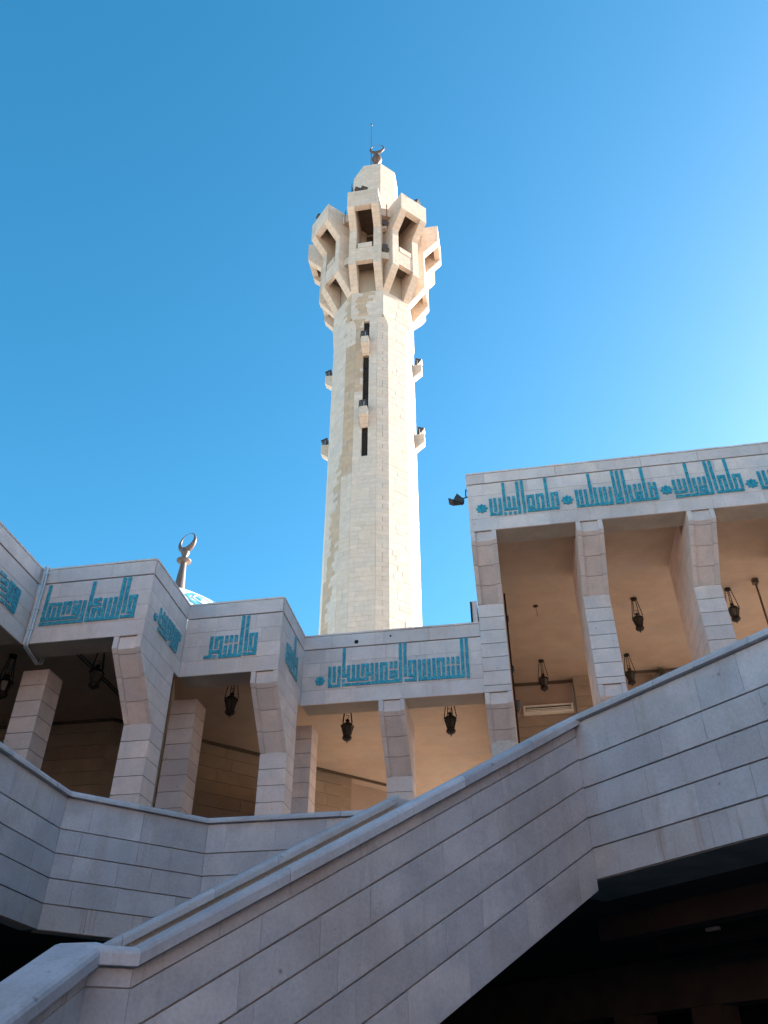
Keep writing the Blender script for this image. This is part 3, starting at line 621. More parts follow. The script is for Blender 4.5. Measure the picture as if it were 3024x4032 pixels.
# --- arcade added behind the viewer: its sunlit face bounces warm light onto the friezes
south = thing('added_south_arcade', 'unseen stone arcade added behind the viewer to bounce sunlight', 'arcade', (0, -27, 0))
mb = MB(); mb.box(-32, 32, -26.6, -26, 9.8, 12.6); obj('frieze', mb, 'limestone', south)
mb = MB(); mb.box(-32, 32, -30.4, -30, 0, 9.8); obj('back_wall', mb, 'limestone', south)
mb = MB(); mb.box(-32, 32, -30.0, -26.6, 9.82, 10.2); obj('ceiling', mb, 'plaster', south)
for i in range(22):
    xx = -32 + i * 2.95; mb = MB()
    mb.hexa([(xx, -26.9, 0), (xx + 1, -26.9, 0), (xx + 1, -27.5, 0), (xx, -27.5, 0), (xx, -26.9, 8.65), (xx + 1, -26.9, 8.65), (xx + 1, -27.5, 8.65), (xx, -27.5, 8.65)])
    mb.hexa([(xx, -26.9, 8.65), (xx + 1, -26.9, 8.65), (xx + 1, -27.5, 8.65), (xx, -27.5, 8.65), (xx, -26.02, 9.79), (xx + 1, -26.02, 9.79), (xx + 1, -27.5, 9.79), (xx, -27.5, 9.79)]); obj('column', mb, 'limestone', south)
# ------------------------------------------------------------------ minaret
TX, TY = -6.14, 32.5
TR = 2.45; AP = TR * math.cos(R(22.5)); SD = 2 * TR * math.sin(R(22.5))
ZCB = 40.84
minaret = thing('minaret', 'tall octagonal cream stone minaret with flared balcony crown and crescent', 'minaret', (TX, TY, 0))
def fr(k, u, p, z):
    """point on the frame of side k (0 faces the court): u along the side, p out from the axis"""
    a = R(-90 + 45 * k); n = (math.cos(a), math.sin(a)); t = (-n[1], n[0])
    return Vector((TX + n[0] * p + t[0] * u, TY + n[1] * p + t[1] * u, z))
def cham(z): return .34 if z < 38.1 else max(.004, .34 * (38.72 - z) / .62)
BT = .15
core = MB()
def ring(z, ap, d):
    pts = []
    s = 2 * ap * math.tan(R(22.5))
    for k in range(8): pts += [fr(k, -s / 2 + d, ap, z), fr(k, s / 2 - d, ap, z)]
    return pts
zs = [(0, .34), (38.1, .34), (38.72, .004), (ZCB, .004), (43.1, .004), (43.11, .004), (48.0, .004)]
b0 = 0
for (z, d) in zs: core.v += [tuple(p) for p in ring(z, AP - BT if z < 43.105 else 1.42, d)]
for i in range(len(zs) - 1):
    for j in range(16): core.face([i * 16 + j, i * 16 + (j + 1) % 16, (i + 1) * 16 + (j + 1) % 16, (i + 1) * 16 + j], 1 if zs[i][0] > 43 else 0)
core.face(list(range((len(zs) - 1) * 16, len(zs) * 16)))
shaft = obj('shaft', core, ['tower_mortar', 'balcony_shade'], minaret)
SLOTS = [(36.44, 38.25), (31.15, 35.42), (28.27, 30.2)]
def in_tan_band(k, u, z):
    """band of blocks coloured tan that runs down across the left side of the shaft"""
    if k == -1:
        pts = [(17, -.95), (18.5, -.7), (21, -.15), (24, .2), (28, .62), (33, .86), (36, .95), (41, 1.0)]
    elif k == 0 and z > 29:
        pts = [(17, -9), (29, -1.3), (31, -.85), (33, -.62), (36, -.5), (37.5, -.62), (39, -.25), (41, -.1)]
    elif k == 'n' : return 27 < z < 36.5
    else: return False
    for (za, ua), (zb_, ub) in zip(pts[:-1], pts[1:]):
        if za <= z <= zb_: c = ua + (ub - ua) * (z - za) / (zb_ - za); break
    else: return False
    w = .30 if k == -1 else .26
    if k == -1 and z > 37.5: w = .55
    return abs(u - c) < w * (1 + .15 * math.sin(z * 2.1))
rest = MB(); cand = []
H = .25; zi = int(14 / H)
rt = random.Random(3)
while zi * H < ZCB - .02:
    z0 = zi * H; z1 = min(z0 + H, ZCB); g = .006
    for k in (-2, -1, 0, 1, 2):
        h0 = SD / 2 - cham(z0); h1 = SD / 2 - cham(z1)
        cuts = [-h0]; u = -h0 + rt.uniform(.22, .6)
        while u < h0 - .2: cuts.append(u); u += rt.uniform(.36, .72)
        cuts.append(h0)
        slot = k == 0 and any(a < (z0 + z1) / 2 < b for a, b in SLOTS)
        segs = list(zip(cuts[:-1], cuts[1:]))
        if slot:
            s2 = []
            for a, b in segs:
                if b <= -.16 or a >= .16: s2.append((a, b)); continue
                if a < -.17: s2.append((a, -.16))
                if b > .17: s2.append((.16, b))
            segs = s2
        for a, b in segs:
            A = a * 1.0; B_ = b * 1.0
            a1 = -h1 if a == -h0 else a; b1 = h1 if b == h0 else b
            if b1 - a1 < .02: continue
            o = rt.uniform(-.004, .004); p = AP + o; q = AP - BT - .01
            P = [fr(k, a + g / 2, p, z0 + g / 2), fr(k, b - g / 2, p, z0 + g / 2), fr(k, b - g / 2, q, z0 + g / 2), fr(k, a + g / 2, q, z0 + g / 2),
                 fr(k, a1 + g / 2, p, z1 - g / 2), fr(k, b1 - g / 2, p, z1 - g / 2), fr(k, b1 - g / 2, q, z1 - g / 2), fr(k, a1 + g / 2, q, z1 - g / 2)]
            st = in_tan_band(k, (a + b) / 2, (z0 + z1) / 2)
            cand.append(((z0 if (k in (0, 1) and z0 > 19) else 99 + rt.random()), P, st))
    for k in (-2, -1, 0, 1):
        c0, c1 = cham(z0), cham(z1)
        if c1 < .02: continue
        def ends(z, c, off):
            a = fr(k, SD / 2 - c, AP, z); b = fr(k + 1, -SD / 2 + c, AP, z); m = ((a + b) / 2 - Vector((TX, TY, z))).normalized(); return a - m * off, b - m * off
        split = rt.random() < .35
        o = rt.uniform(-.003, .003)
        A0, B0 = ends(z0, c0, -o); A1, B1 = ends(z1, c1, -o); C0, D0 = ends(z0, c0, BT); C1, D1 = ends(z1, c1, BT)
        for f0, f1 in (((0, .5), (.5, 1)) if split else ((0, 1),)):
            l = lambda a, b, f: a.lerp(b, f)
            e = .012
            P = [l(A0, B0, f0 + e), l(A0, B0, f1 - e), l(C0, D0, f1 - e), l(C0, D0, f0 + e), l(A1, B1, f0 + e), l(A1, B1, f1 - e), l(C1, D1, f1 - e), l(C1, D1, f0 + e)]
            P = [Vector((v.x, v.y, v.z + (g / 2 if i < 4 else -g / 2))) for i, v in enumerate(P)]
            cand.append(((z0 if (k == 0 and z0 > 19) else 99 + rt.random()), P, k == -1 and in_tan_band('n', 0, z0)))
    zi += 1
cand.sort(key=lambda c: c[0])
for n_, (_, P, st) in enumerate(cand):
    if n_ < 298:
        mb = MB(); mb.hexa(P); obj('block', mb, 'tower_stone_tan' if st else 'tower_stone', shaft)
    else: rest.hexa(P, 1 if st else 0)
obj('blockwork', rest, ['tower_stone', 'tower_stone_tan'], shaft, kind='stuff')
for (a, b) in SLOTS:
    mb = MB(); P = [fr(0, u, p, z) for z in (a, b) for u, p in ((-.17, AP - BT + .004), (.17, AP - BT + .004), (.17, AP - BT - .004), (-.17, AP - BT - .004))]; mb.hexa(P); w = obj('slot_window', mb, 'dark_recess', shaft)
    z = a + .55
    while z < b - .2:
        mb = MB(); mb.hexa([fr(0, u, p, zz) for zz in (z, z + .03) for u, p in ((-.155, AP - BT + .03), (.155, AP - BT + .03), (.155, AP - BT + .006), (-.155, AP - BT + .006))]); obj('glazing_bar', mb, 'iron', w); z += .95
# crown: eight projecting balconies
PB1, PB2 = 3.27, 4.2
ZB1, ZB2, ZB3, ZB4 = 42.25, 45.6, 46.65, 48.2
FW = .44
def prism_u(mb, k, prof, u0, u1, mi=0): mb.prism([fr(k, u0, p, z) for p, z in prof], [fr(k, u1, p, z) for p, z in prof], mi)
BW = SD / 2 + .02
for k in range(-3, 5):
    hw = BW - FW; bal = None
    for nm, pf, h_ in (('balcony', [(PB1 - .02, ZB1 + .28), (PB1 - .02, 43.75), (PB1 - .3, 43.75), (PB1 - .3, ZB1 + .28)], hw + .002),
                      ('roof_band', [(PB2, ZB3 + .02), (PB2 + .03, ZB4 - .003), (PB2 - .33, ZB4 - .003), (PB2 - .36, ZB3 + .02)], hw + .002),
                      ('floor_slab', [(AP - .1, 43.0), (PB1 - .302, 43.0), (PB1 - .302, 43.25), (AP - .1, 43.25)], hw),
                      ('roof_slab', [(1.2, 47.55), (PB2 - .33, 47.55), (PB2 - .33, 47.85), (1.2, 47.85)], hw)):
        mb = MB(); prism_u(mb, k, pf, -h_, h_); o = obj(nm, mb, 'balcony_shade' if nm in ('roof_slab', 'floor_slab') else 'tower_cladding', bal or minaret); bal = bal or o
    prof = [(AP - .12, ZCB - .0), (AP + .0, ZCB), (PB1, ZB1), (PB1, ZB2), (PB2, ZB3), (PB2 + .03, ZB4), (1.3, ZB4), (1.3, 43.12), (AP - .12, 43.12)]
    for s in (-1, 1):
        mb = MB(); prism_u(mb, k, prof, s * (BW - FW), s * BW); obj('cheek_wall', mb, 'tower_cladding', bal)
    mb = MB(); prism_u(mb, k, [(PB1 + .0, 43.752), (PB1 + .0, 44.2), (PB1 - .22, 44.2), (PB1 - .22, 43.752)], -hw + .09, hw - .09); obj('balustrade', mb, 'tower_cladding', bal)
    mb = MB(); prism_u(mb, k, [(1.42 + .004, 43.3), (1.42 + .03, 43.3), (1.42 + .03, 45.3), (1.42 + .004, 45.3)], -.38, .38); obj('doorway', mb, 'dark_recess', bal)
    # ledges closing the gap towards the next balcony
    mb = MB()
    for (za, zb_, pr) in ((43.0, 43.62, .62), (47.0, 47.75, .85)):
        a0 = fr(k, BW - .05, AP - .05, 0); b0 = fr(k + 1, -BW + .05, AP - .05, 0); n = (fr(k, BW, AP, 0) - Vector((TX, TY, 0))).normalized()
        a1 = fr(k, BW - .01, AP + pr, 0); b1 = fr(k + 1, -BW + .01, AP + pr, 0)
        mb.prism([(p.x, p.y, za) for p in (a0, a1, b1, b0)], [(p.x, p.y, zb_) for p in (a0, a1, b1, b0)])
    obj('ledge', mb, 'tower_cladding', minaret)
    # rain spout rusting in the gap, and a small loudspeaker on the lower ledge
    n = (fr(k, SD / 2, AP, 0) - Vector((TX, TY, 0))).normalized(); c = Vector((TX, TY, 0)) + n * (TR + .95)
    mb = MB(); mb.tube([(c.x, c.y, 47.95), (c.x + n.x * .05, c.y + n.y * .05, 47.2), (c.x + n.x * .02, c.y + n.y * .02, 46.7)], .035, 6); obj('rain_spout', mb, 'rust', minaret)
# turret with ladder, ball and crescent
TRR = 1.58
mb = MB()
rot0 = R(-90 + 22.5)
mb.lathe([(TRR, 47.4), (TRR, 55.75), (TRR - .12, 55.86), (.3, 56.2)], 8, (TX, TY, 0), rot0)
turret = obj('turret', mb, 'tower_cladding', minaret)
mb = MB()
for s in (-.2, .2): mb.tube([fr(-2, s, TRR * .924 + .22, 48), fr(-2, s, TRR * .924 + .22, 55.9)], .022, 6)
z = 48.3
while z < 55.9: mb.tube([fr(-2, -.2, TRR * .924 + .22, z), fr(-2, .2, TRR * .924 + .22, z)], .016, 6); z += .33
for z in (49.5, 52.2, 55):
    for s in (-.2, .2): mb.tube([fr(-2, s, TRR * .924 - .02, z), fr(-2, s, TRR * .924 + .22, z)], .016, 6)
obj('ladder', mb, 'iron', turret)
def crescent(mb, c, r, rho, ax=Vector((1, 0, 0)), open_=.2, n=40):
    """upright crescent ring: thick at the foot, fine at the top"""
    pts = []; rad = []
    for i in range(n + 1):
        a = -math.pi / 2 + 2 * math.pi * i / n; t = (1 + math.cos(a + math.pi / 2)) / 2
        rr = .07 * rho + rho * .93 * t ** .9; q = r - rr
        pts.append(Vector(c) + ax * (q * math.cos(a)) + Vector((0, 0, 1)) * (q * math.sin(a))); rad.append(rr)
    mb.tube(pts, rad, 10)
mb = MB(); FX = TX + .07
mb.lathe([(.32, 56.0), (.3, 56.5), (.16, 57.2), (.13, 58.3), (.2, 58.42), (.33, 58.6), (.375, 58.85), (.33, 59.1), (.2, 59.28), (.1, 59.36), (.1, 59.5), (.17, 59.56), (.15, 59.7), (.06, 59.78)], 20, (FX, TY, 0))
fin = obj('finial', mb, 'dark_bronze', turret, smooth=True)
mb = MB(); crescent(mb, (FX, TY, 60.28), .57, .12); obj('crescent', mb, 'dark_bronze', fin, smooth=True)
mb = MB(); mb.tube([(TX - .32, TY - .2, 56.0), (TX - .32, TY - .2, 59.4), (TX - .33, TY - .2, 63.45)], [.04, .03, .02], 6); mb.lathe([(.02, 63.4), (.075, 63.5), (.075, 63.62), (.01, 63.72)], 8, (TX - .33, TY - .2, 0)); obj('lightning_rod', mb, 'pipe_brown', turret)
mb = MB(); mb.tube([(TX - .75, TY - .9, 56.0), (TX - .55, TY - .9, 56.16)], .05, 8); obj('lamp_tube', mb, 'white_paint', turret)
# brackets that carry the floodlights
BR = []
for k in (-2, 0, 2):
    for zt_ in (36.44, 31.15):
        mb = MB(); prism_u(mb, k, [(AP - .02, zt_ - 1.02), (AP + .02, zt_ - 1.02), (AP + .52, zt_ - .56), (AP + .52, zt_), (AP - .02, zt_)], -.2, .2); obj('lamp_bracket', mb, 'tower_cladding', minaret)
        BR.append((k, zt_))

# ------------------------------------------------------------------ floodlights
def make_flood():
    r = thing('floodlight', '', 'floodlight', (0, 0, 0), 'floodlights of the mosque')
    mb = MB()          # housing tapering to the back, opening along +x, tilted up
    c, s = math.cos(R(66)), math.sin(R(66))
    def tp(x, y, z): return (x * c - z * s, y, x * s + z * c + .26)
    mb.hexa([tp(-.16, -.16, -.10), tp(.16, -.24, -.19), tp(.16, .24, -.19), tp(-.16, .16, -.10), tp(-.16, -.16, .10), tp(.16, -.24, .19), tp(.16, .24, .19), tp(-.16, .16, .10)])
    mb.hexa([tp(.16, -.25, -.2), tp(.2, -.25, -.2), tp(.2, .25, -.2), tp(.16, .25, -.2), tp(.16, -.25, .2), tp(.2, -.25, .2), tp(.2, .25, .2), tp(.16, .25, .2)])
    for y in (-.12, 0, .12): mb.hexa([tp(-.22, y - .012, -.09), tp(-.15, y - .012, -.1), tp(-.15, y + .012, -.1), tp(-.22, y + .012, -.09), tp(-.22, y - .012, .09), tp(-.15, y - .012, .1), tp(-.15, y + .012, .1), tp(-.22, y + .012, .09)])
    obj('housing', mb, 'lamp_housing', r)
    mb = MB(); mb.hexa([tp(.201, -.21, -.16), tp(.206, -.21, -.16), tp(.206, .21, -.16), tp(.201, .21, -.16), tp(.201, -.21, .16), tp(.206, -.21, .16), tp(.206, .21, .16), tp(.201, .21, .16)]); obj('lens', mb, 'lamp_glass', r)
    mb = MB(); mb.tube([(0, -.27, .28), (0, -.27, .02), (0, .27, .02), (0, .27, .28)], .018, 6); obj('yoke', mb, 'lamp_metal', r)
    mb = MB(); mb.lathe([(.05, 0), (.05, .03), (.02, .035)], 10); obj('foot', mb, 'iron', r)
    return r
flood = make_flood(); first = [True]
def place_flood(loc, rot, label):
    if first[0]: first[0] = False; flood.location = loc; flood.rotation_euler = rot; flood['label'] = label; return flood
    return copy_thing(flood, loc, rot, label)
where = {-2: 'left edge', 0: 'front', 2: 'right edge'}
for k, zt_ in BR:
    p = fr(k, -.02, AP + .3, zt_); ang = R(-90 + 45 * k) + (R(0) if k else R(-75))
    o = place_flood(p, (0, 0, ang), 'dark floodlight on the %s bracket at the %s of the minaret shaft' % ('upper' if zt_ > 34 else 'lower', where[k]))
    o.scale = (.95, .95, .95)
for (k, u, lab) in ((0, -.35, 'dark floodlight at the left on the crown roof above the front balcony'), (0, .05, 'smaller dark floodlight beside another on the roof of the front balcony')):
    o = place_flood(fr(k, u, PB2 - .1, ZB4), (0, 0, R(-60)), lab); o.scale = (.8, .8, .8)
place_flood(fr(1, .35, PB2 - .1, ZB4), (0, 0, R(-20)), 'dark floodlight on the roof of the right-front balcony of the crown').scale = (.75,) * 3
place_flood(fr(-1, -.3, PB2 - .1, ZB4), (0, 0, R(-140)), 'dark floodlight on the roof of the left-front balcony of the crown').scale = (.75,) * 3
n = (fr(0, SD / 2, AP, 0) - Vector((TX, TY, 0))).normalized(); c = Vector((TX, TY, 0)) + n * (TR + .5)
place_flood((c.x, c.y, 43.62), (0, 0, R(-70)), 'dark floodlight on the ledge between the two front balconies').scale = (.8,) * 3
# horn loudspeakers in the gap between the front balconies
def horn(loc, label, name='loudspeaker'):
    t = thing(name, label, 'loudspeaker', loc, 'horn loudspeakers on the minaret')
    mb = MB(); a = n; pts = [Vector(loc) + a * x for x in (-.2, 0, .12, .2)]; mb.tube(pts, [.05, .08, .16, .24], 12); obj('horn', mb, 'bronze', t)
    mb = MB(); mb.box(loc[0] - .14, loc[0] + .14, loc[1] - .12, loc[1] + .12, loc[2] - .5, loc[2] - .24); obj('support', mb, 'tower_cladding', t)
horn((c.x - n.x * .2, c.y - n.y * .2, 44.35), 'horn loudspeaker in the shadowed gap between the two front balconies')
horn((c.x - n.x * .1, c.y - n.y * .1, 46.6), 'box loudspeaker high in the gap under the crown roof')
# floodlight hung on the corner of the tall arcade
t = thing('hanging_floodlight', 'dark floodlight on a bent arm at the corner of the tall arcade', 'floodlight', (X3 - .19, YA + .06, 12.0))
FL = Vector((X3 - .20, YA + .06, 11.99))
mb = MB(); mb.tube([(X3, YA + .06, 12.20), (X3 - .03, YA + .06, 12.25), (X3 - .04, YA + .06, 12.1), (X3 - .03, YA + .06, 12.04)], .012, 6); mb.tube([(X3, YA + .06, 12.05), (X3 - .08, YA + .06, 12.03), (X3 - .14, YA + .06, 12.02)], .014, 6); obj('arm', mb, 'iron', t)
mb = MB()
def fpnt(x, y, z, a=R(152)):
    return (FL.x + x * math.cos(a) - z * math.sin(a), FL.y + y, FL.z + x * math.sin(a) + z * math.cos(a))
mb.hexa([fpnt(-.09, -.06, -.05), fpnt(.06, -.1, -.09), fpnt(.06, .1, -.09), fpnt(-.09, .06, -.05), fpnt(-.09, -.06, .05), fpnt(.06, -.1, .09), fpnt(.06, .1, .09), fpnt(-.09, .06, .05)])
mb.hexa([fpnt(.06, -.105, .085), fpnt(.16, -.105, .08), fpnt(.16, .105, .08), fpnt(.06, .105, .085), fpnt(.06, -.105, .1), fpnt(.17, -.105, .095), fpnt(.17, .105, .095), fpnt(.06, .105, .1)])
mb.lathe([(.02, -.13), (.06, -.11), (.07, -.03), (.05, 0)], 10, (FL.x + .06, FL.y, FL.z + .02))
obj('housing', mb, 'lamp_housing', t)
mb = MB(); mb.hexa([fpnt(.061, -.09, -.08), fpnt(.066, -.09, -.08), fpnt(.066, .09, -.08), fpnt(.061, .09, -.08), fpnt(.061, -.09, .08), fpnt(.066, -.09, .08), fpnt(.066, .09, .08), fpnt(.061, .09, .08)]); obj('lens', mb, 'lamp_glass', t)

# ------------------------------------------------------------------ dome behind the arcade
DX, DY, DZ = -19.3, 40.0, 27.98
dome = thing('mosque_dome', 'pale mosque dome with blue tile ornament behind the low arcade', 'dome', (DX, DY, 0))
prof = []
nd_ = 26
for i in range(nd_ + 1):
    t_ = i / nd_; r = 13 * t_
    z = DZ - (.60 * r + .010 * r ** 2 + .002 * r ** 3)
    prof.append((max(r, .02), z))
prof = prof[::-1]
mb = MB(); mb.lathe(prof, 64, (DX, DY, 0)); mb.lathe([(12.9, 8), (12.9, prof[0][1] + .1)], 64, (DX, DY, 0)); shell = obj('shell', mb, 'dome_white', dome, smooth=True)
def dz(r): return DZ - (.60 * r + .010 * r ** 2 + .002 * r ** 3)
def patch(pts, off, name, mat, a0):
    """flat tile shape wrapped onto the dome: pts are (across, r)"""
    mb = MB(); A = []; B = []
    for (w, r) in pts:
        a = a0 + w / r; A.append((DX + r * math.cos(a), DY + r * math.sin(a), dz(r) + .005)); B.append((DX + r * math.cos(a), DY + r * math.sin(a), dz(r) + off))
    mb.prism(A, B); return obj(name, mb, mat, dome)
for i in range(16):
    a0 = R(-51) + i * 2 * math.pi / 16; c = 4.7
    q = .62
    patch([(0, c - 1.5), (q * .55, c - 1.05), (q, c - .4), (q, c + .9), (q * .6, c + 1.5), (0, c + 1.8), (-q * .6, c + 1.5), (-q, c + .9), (-q, c - .4), (-q * .55, c - 1.05)], .03, 'blue_tile_field', 'dome_blue', a0)
    patch([(0, c - .85), (.36, c + .05), (0, c + .95), (-.36, c + .05)], .05, 'white_diamond', 'dome_white', a0)
    patch([(0, c - .42), (.17, c + .05), (0, c + .52), (-.17, c + .05)], .07, 'blue_diamond', 'dome_blue', a0)
mb = MB(); FX2, FZ = DX - .05, DZ - .13
mb.lathe([(.42, FZ - .5), (.42, FZ - .2), (.36, FZ - .1), (.33, FZ + .0), (.17, FZ + 1.9), (.17, FZ + 1.98), (.44, FZ + 2.03), (.45, FZ + 2.1), (.3, FZ + 2.2), (.15, FZ + 2.26), (.14, FZ + 2.35), (.26, FZ + 2.62), (.27, FZ + 2.75), (.18, FZ + 2.86), (.1, FZ + 2.9)], 24, (FX2, DY, 0))
fin = obj('finial', mb, 'bronze', dome, smooth=True)
mb = MB(); crescent(mb, (FX2 + .03, DY, FZ + 3.42), .72, .2, Vector((.93, -.37, 0))); obj('crescent', mb, 'bronze', fin, smooth=True)

# ------------------------------------------------------------------ lanterns
def make_lantern():
    r = thing('hanging_lantern', '', 'lantern', (0, 0, 0), 'iron lanterns hung under the arcades')
    def hx(rad, z, n=6, rot=0): return [(rad * math.cos(rot + 2 * math.pi * i / n), rad * math.sin(rot + 2 * math.pi * i / n), z) for i in range(n)]
    mb = MB(); mb.lathe([(.07, 0), (.075, -.03), (.05, -.055), (.02, -.07)], 14); obj('ceiling_rose', mb, 'iron', r)
    for i in range(4):
        a = R(45 + 90 * i); mb = MB(); p0 = Vector((.06 * math.cos(a), .06 * math.sin(a), -.04)); p1 = Vector((.135 * math.cos(a), .135 * math.sin(a), -.50)); nl = 15
        for j in range(nl):
            q = p0.lerp(p1, (j + .5) / nl); h = (p1 - p0).length / nl * .62; d = (p1 - p0).normalized(); w = Vector((-math.sin(a), math.cos(a), 0)) if j % 2 else d.cross(Vector((-math.sin(a), math.cos(a), 0)))
            w = w * .009; e = w.cross(d).normalized() * .004
            mb.hexa([q - d * h - w - e, q - d * h + w - e, q - d * h + w + e, q - d * h - w + e, q + d * h - w - e, q + d * h + w - e, q + d * h + w + e, q + d * h - w + e])
        obj('chain', mb, 'iron', r)
    mb = MB(); pts = []
    for i in range(13):
        a = R(-80 + 21 * i); pts.append((.028 * math.cos(a), 0, -.335 + .028 * math.sin(a)))
    mb.tube([(0, 0, -.405), (0, 0, -.36)] + pts, .0065, 6); obj('hook', mb, 'iron', r)
    mb = MB(); mb.lathe([(.02, -.40), (.045, -.405), (.05, -.42), (.03, -.432), (.032, -.452), (.075, -.475), (.115, -.51), (.145, -.535), (.145, -.548), (.125, -.555)], 6, rot=R(10)); obj('roof', mb, 'iron', r)
    r0, r1, z0, z1 = .122, .074, -.555, -.735; fm = MB()
    for i in range(6):
        a, b = R(10 + 60 * i), R(70 + 60 * i)
        A0 = Vector((r0 * math.cos(a), r0 * math.sin(a), z0)); B0 = Vector((r0 * math.cos(b), r0 * math.sin(b), z0)); A1 = Vector((r1 * math.cos(a), r1 * math.sin(a), z1)); B1 = Vector((r1 * math.cos(b), r1 * math.sin(b), z1))
        fm.tube([A0, A1], .0085, 6)
        k1 = .97
        mb = MB(); I = [Vector((v.x * k1, v.y * k1, v.z)) for v in (A0, B0, B1, A1)]; J = [Vector((v.x * .95, v.y * .95, v.z)) for v in (A0, B0, B1, A1)]; mb.prism(I, J); obj('pane', mb, 'dull_glass', r)
    fm.lathe([(.078, -.728), (.085, -.74), (.078, -.752)], 6, rot=R(10)); obj('frame', fm, 'iron', r)
    mb = MB(); mb.lathe([(.02, -.66), (.028, -.67), (.028, -.735), (.02, -.74)], 8); obj('bulb', mb, 'white_paint', r)
    mb = MB(); mb.lathe([(.07, -.75), (.095, -.765), (.1, -.785), (.09, -.815), (.06, -.84), (.02, -.855), (.01, -.865), (.012, -.88), (.004, -.90)], 12); obj('bowl', mb, 'iron', r)
    return r
lan = make_lantern(); lf = [True]
def lantern(x, y, z, rot, label):
    if lf[0]: lf[0] = False; lan.location = (x, y, z); lan.rotation_euler = (0, 0, R(rot)); lan['label'] = label; return
    copy_thing(lan, (x, y, z), (0, 0, R(rot)), label)
lantern(2.936, 17.342, CEIL_HIGH, 8, 'iron lantern hung high in the second bay of the tall arcade')
lantern(.753, 20.157, CEIL_HIGH, 30, 'iron lantern before the bright wall in the first bay of the tall arcade')
lantern(2.947, 20.193, CEIL_HIGH, 20, 'iron lantern half behind the second column of the tall arcade')
lantern(5.015, 17.26, CEIL_HIGH, 40, 'iron lantern beside the third column near the right edge')
lantern(-3.43, 15.70, CEIL_LOW + .07, 12, 'iron lantern in the left opening of the bay under the minaret')
lantern(-1.335, 15.75, CEIL_LOW + .09, 27, 'iron lantern in the right opening of the bay under the minaret')
lantern(-5.38, 14.15, CEIL_LOW + .1, 50, 'dark iron lantern in the middle bay of the low arcade')
lantern(-7.37, 12.55, CEIL_LOW + .07, 33, 'dark iron lantern in the bay beside the conduit pipes')
lantern(-9.09, 12.50, CEIL_LOW, 20, 'dark iron lantern at the left edge of the photo')

# ------------------------------------------------------------------ small fittings
t = thing('conduit_pipes', 'pair of grey conduit pipes bent over the roof edge at the left inner corner', 'pipes', (X0 + .08, YE - .05, ZB))
for o in (0, .045):
    mb = MB(); x = X0 + .085 + o
    mb.tube([(x - .08, YE + .5, ZT + .05), (x - .08, YE + .1, ZT + .06), (x - .05, YE - .03, ZT + .04), (x - .01, YE - .065, ZT - .05), (x + .0, YE - .05, ZT - .3), (x, YE - .05, ZB + .08), (x - .005, YE - .04, ZB - .02), (x - .03, YE + .0, ZB - .05), (x - .16, YE + .62, ZB - .05), (x - .16, YE + .72, ZB + .0), (x - .16, YE + .75, ZB + .3)], .017, 8); obj('pipe', mb, 'pipe_grey', t, smooth=True)
for z in (9.45, 8.75, 8.35):
    mb = MB(); mb.box(X0 + .055, X0 + .16, YE - .075, YE - .028, z, z + .03); obj('clip', mb, 'pipe_grey', t)
t = thing('wall_fixture', 'long slotted white fixture on the bright plaster of the back wall', 'fixture', (.85, BY, 10.7))
mb = MB(); mb.box(.17, 1.50, BY - .12, BY - .002, 10.64, 10.70); mb.box(.17, 1.50, BY - .12, BY - .002, 10.83, 10.87); mb.box(.17, .23, BY - .12, BY - .002, 10.70, 10.83); mb.box(1.44, 1.50, BY - .12, BY - .002, 10.70, 10.83); obj('casing', mb, 'white_paint', t)
mb = MB(); mb.box(.23, 1.44, BY - .06, BY - .003, 10.70, 10.83); obj('slot', mb, 'iron', t)
mb = MB(); mb.tube([(.24, BY - .1, 10.73), (1.43, BY - .1, 10.73)], .018, 8); mb.tube([(.24, BY - .1, 10.775), (1.43, BY - .1, 10.775)], .014, 8); obj('tube', mb, 'white_paint', t)
t = thing('wall_cable', 'dark cable with a small lamp running down beside the corner column', 'cable', (.055, 15.6, 7.6))
mb = MB(); mb.tube([(-.02, 16.0, 11.2), (-.02, 16.0, 9.6), (-.02, 16.0, 7.2)], .02, 6); obj('cable', mb, 'iron', t)
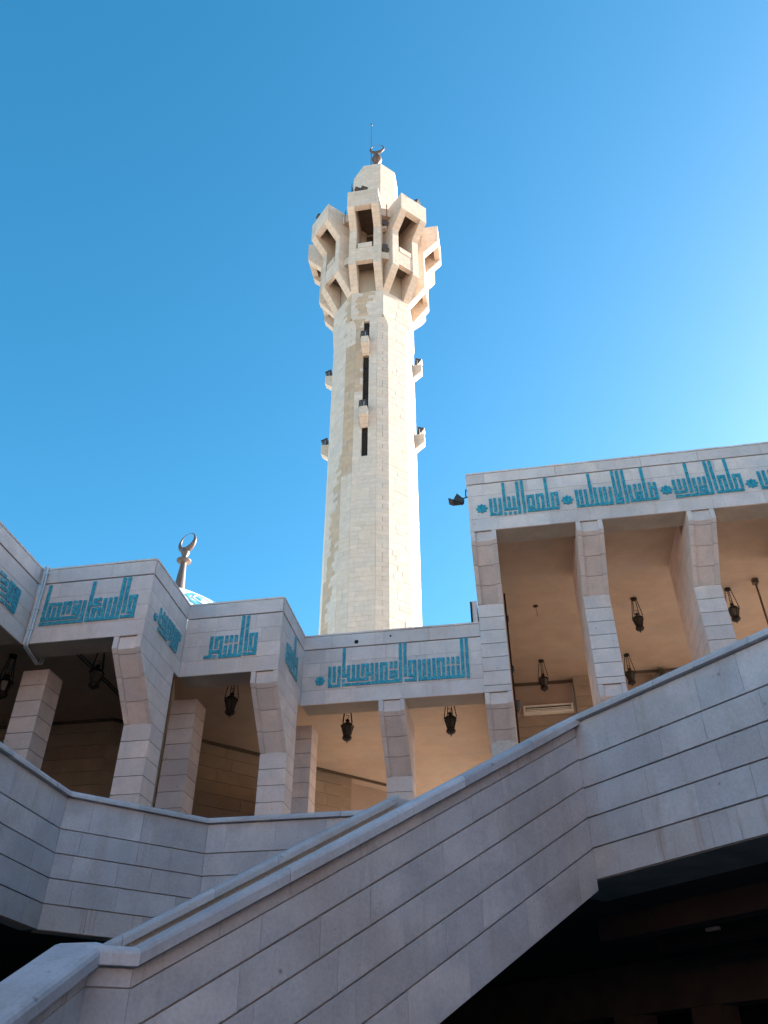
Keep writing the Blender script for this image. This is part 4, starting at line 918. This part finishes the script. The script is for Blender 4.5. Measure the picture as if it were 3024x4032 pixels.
mb = MB(); mb.lathe([(.02, .1), (.06, .06), (.06, -.06), (.03, -.14), (.005, -.2)], 12, (.03, 15.95, 8.55)); obj('lamp', mb, 'bronze', t)
for z in (9.3, 10.5): 
    mb = MB(); mb.box(-.03, .02, 15.96, 16.04, z, z + .12); obj('clip', mb, 'iron', t)
t = thing('ceiling_hook', 'bare ceiling hook with a wisp of wire in the first tall bay', 'hook', (.678, 17.3, CEIL_HIGH))
mb = MB(); mb.lathe([(.06, 0), (.06, -.015), (.015, -.03)], 12, (.678, 17.3, CEIL_HIGH)); obj('plate', mb, 'iron', t)
mb = MB(); mb.tube([(.678, 17.3, CEIL_HIGH - .02), (.69, 17.3, CEIL_HIGH - .15), (.7, 17.31, CEIL_HIGH - .28)], .005, 5); obj('wire', mb, 'iron', t)
t = thing('hanging_rod', 'dark hanging rod under the ceiling at the right edge', 'rod', (5.55, 16.95, CEIL_HIGH))
mb = MB(); mb.box(5.49, 5.61, 16.88, 17.0, CEIL_HIGH - .12, CEIL_HIGH - .002); obj('anchor', mb, 'pipe_brown', t)
mb = MB(); mb.tube([(5.55, 16.94, CEIL_HIGH - .1), (5.55, 16.94, CEIL_HIGH - 1.6)], .022, 6); obj('rod', mb, 'pipe_brown', t)
t = thing('dry_plant', 'small dark leafy clump under the ceiling beside the rear pier', 'plant', (3.86, 21.1, 11.35))
mb = MB(); rp = random.Random(4)
for i in range(70):
    c = Vector((3.86 + rp.gauss(0, .07), 21.1 + rp.gauss(0, .05), 11.40 + rp.gauss(0, .09))); a = Vector((rp.gauss(0, 1), rp.gauss(0, 1), rp.gauss(0, 1))).normalized() * .05; b = a.orthogonal().normalized() * .022
    i0 = len(mb.v); mb.v += [tuple(c - a), tuple(c + b), tuple(c + a), tuple(c - b)]; mb.face([i0, i0 + 1, i0 + 2, i0 + 3])
obj('leaves', mb, 'leaf', t)
mb = MB(); mb.tube([(3.86, 21.24, 11.3), (3.86, 21.1, 11.36), (3.86, 21.08, 11.45)], .012, 5); obj('stem', mb, 'pipe_brown', t)
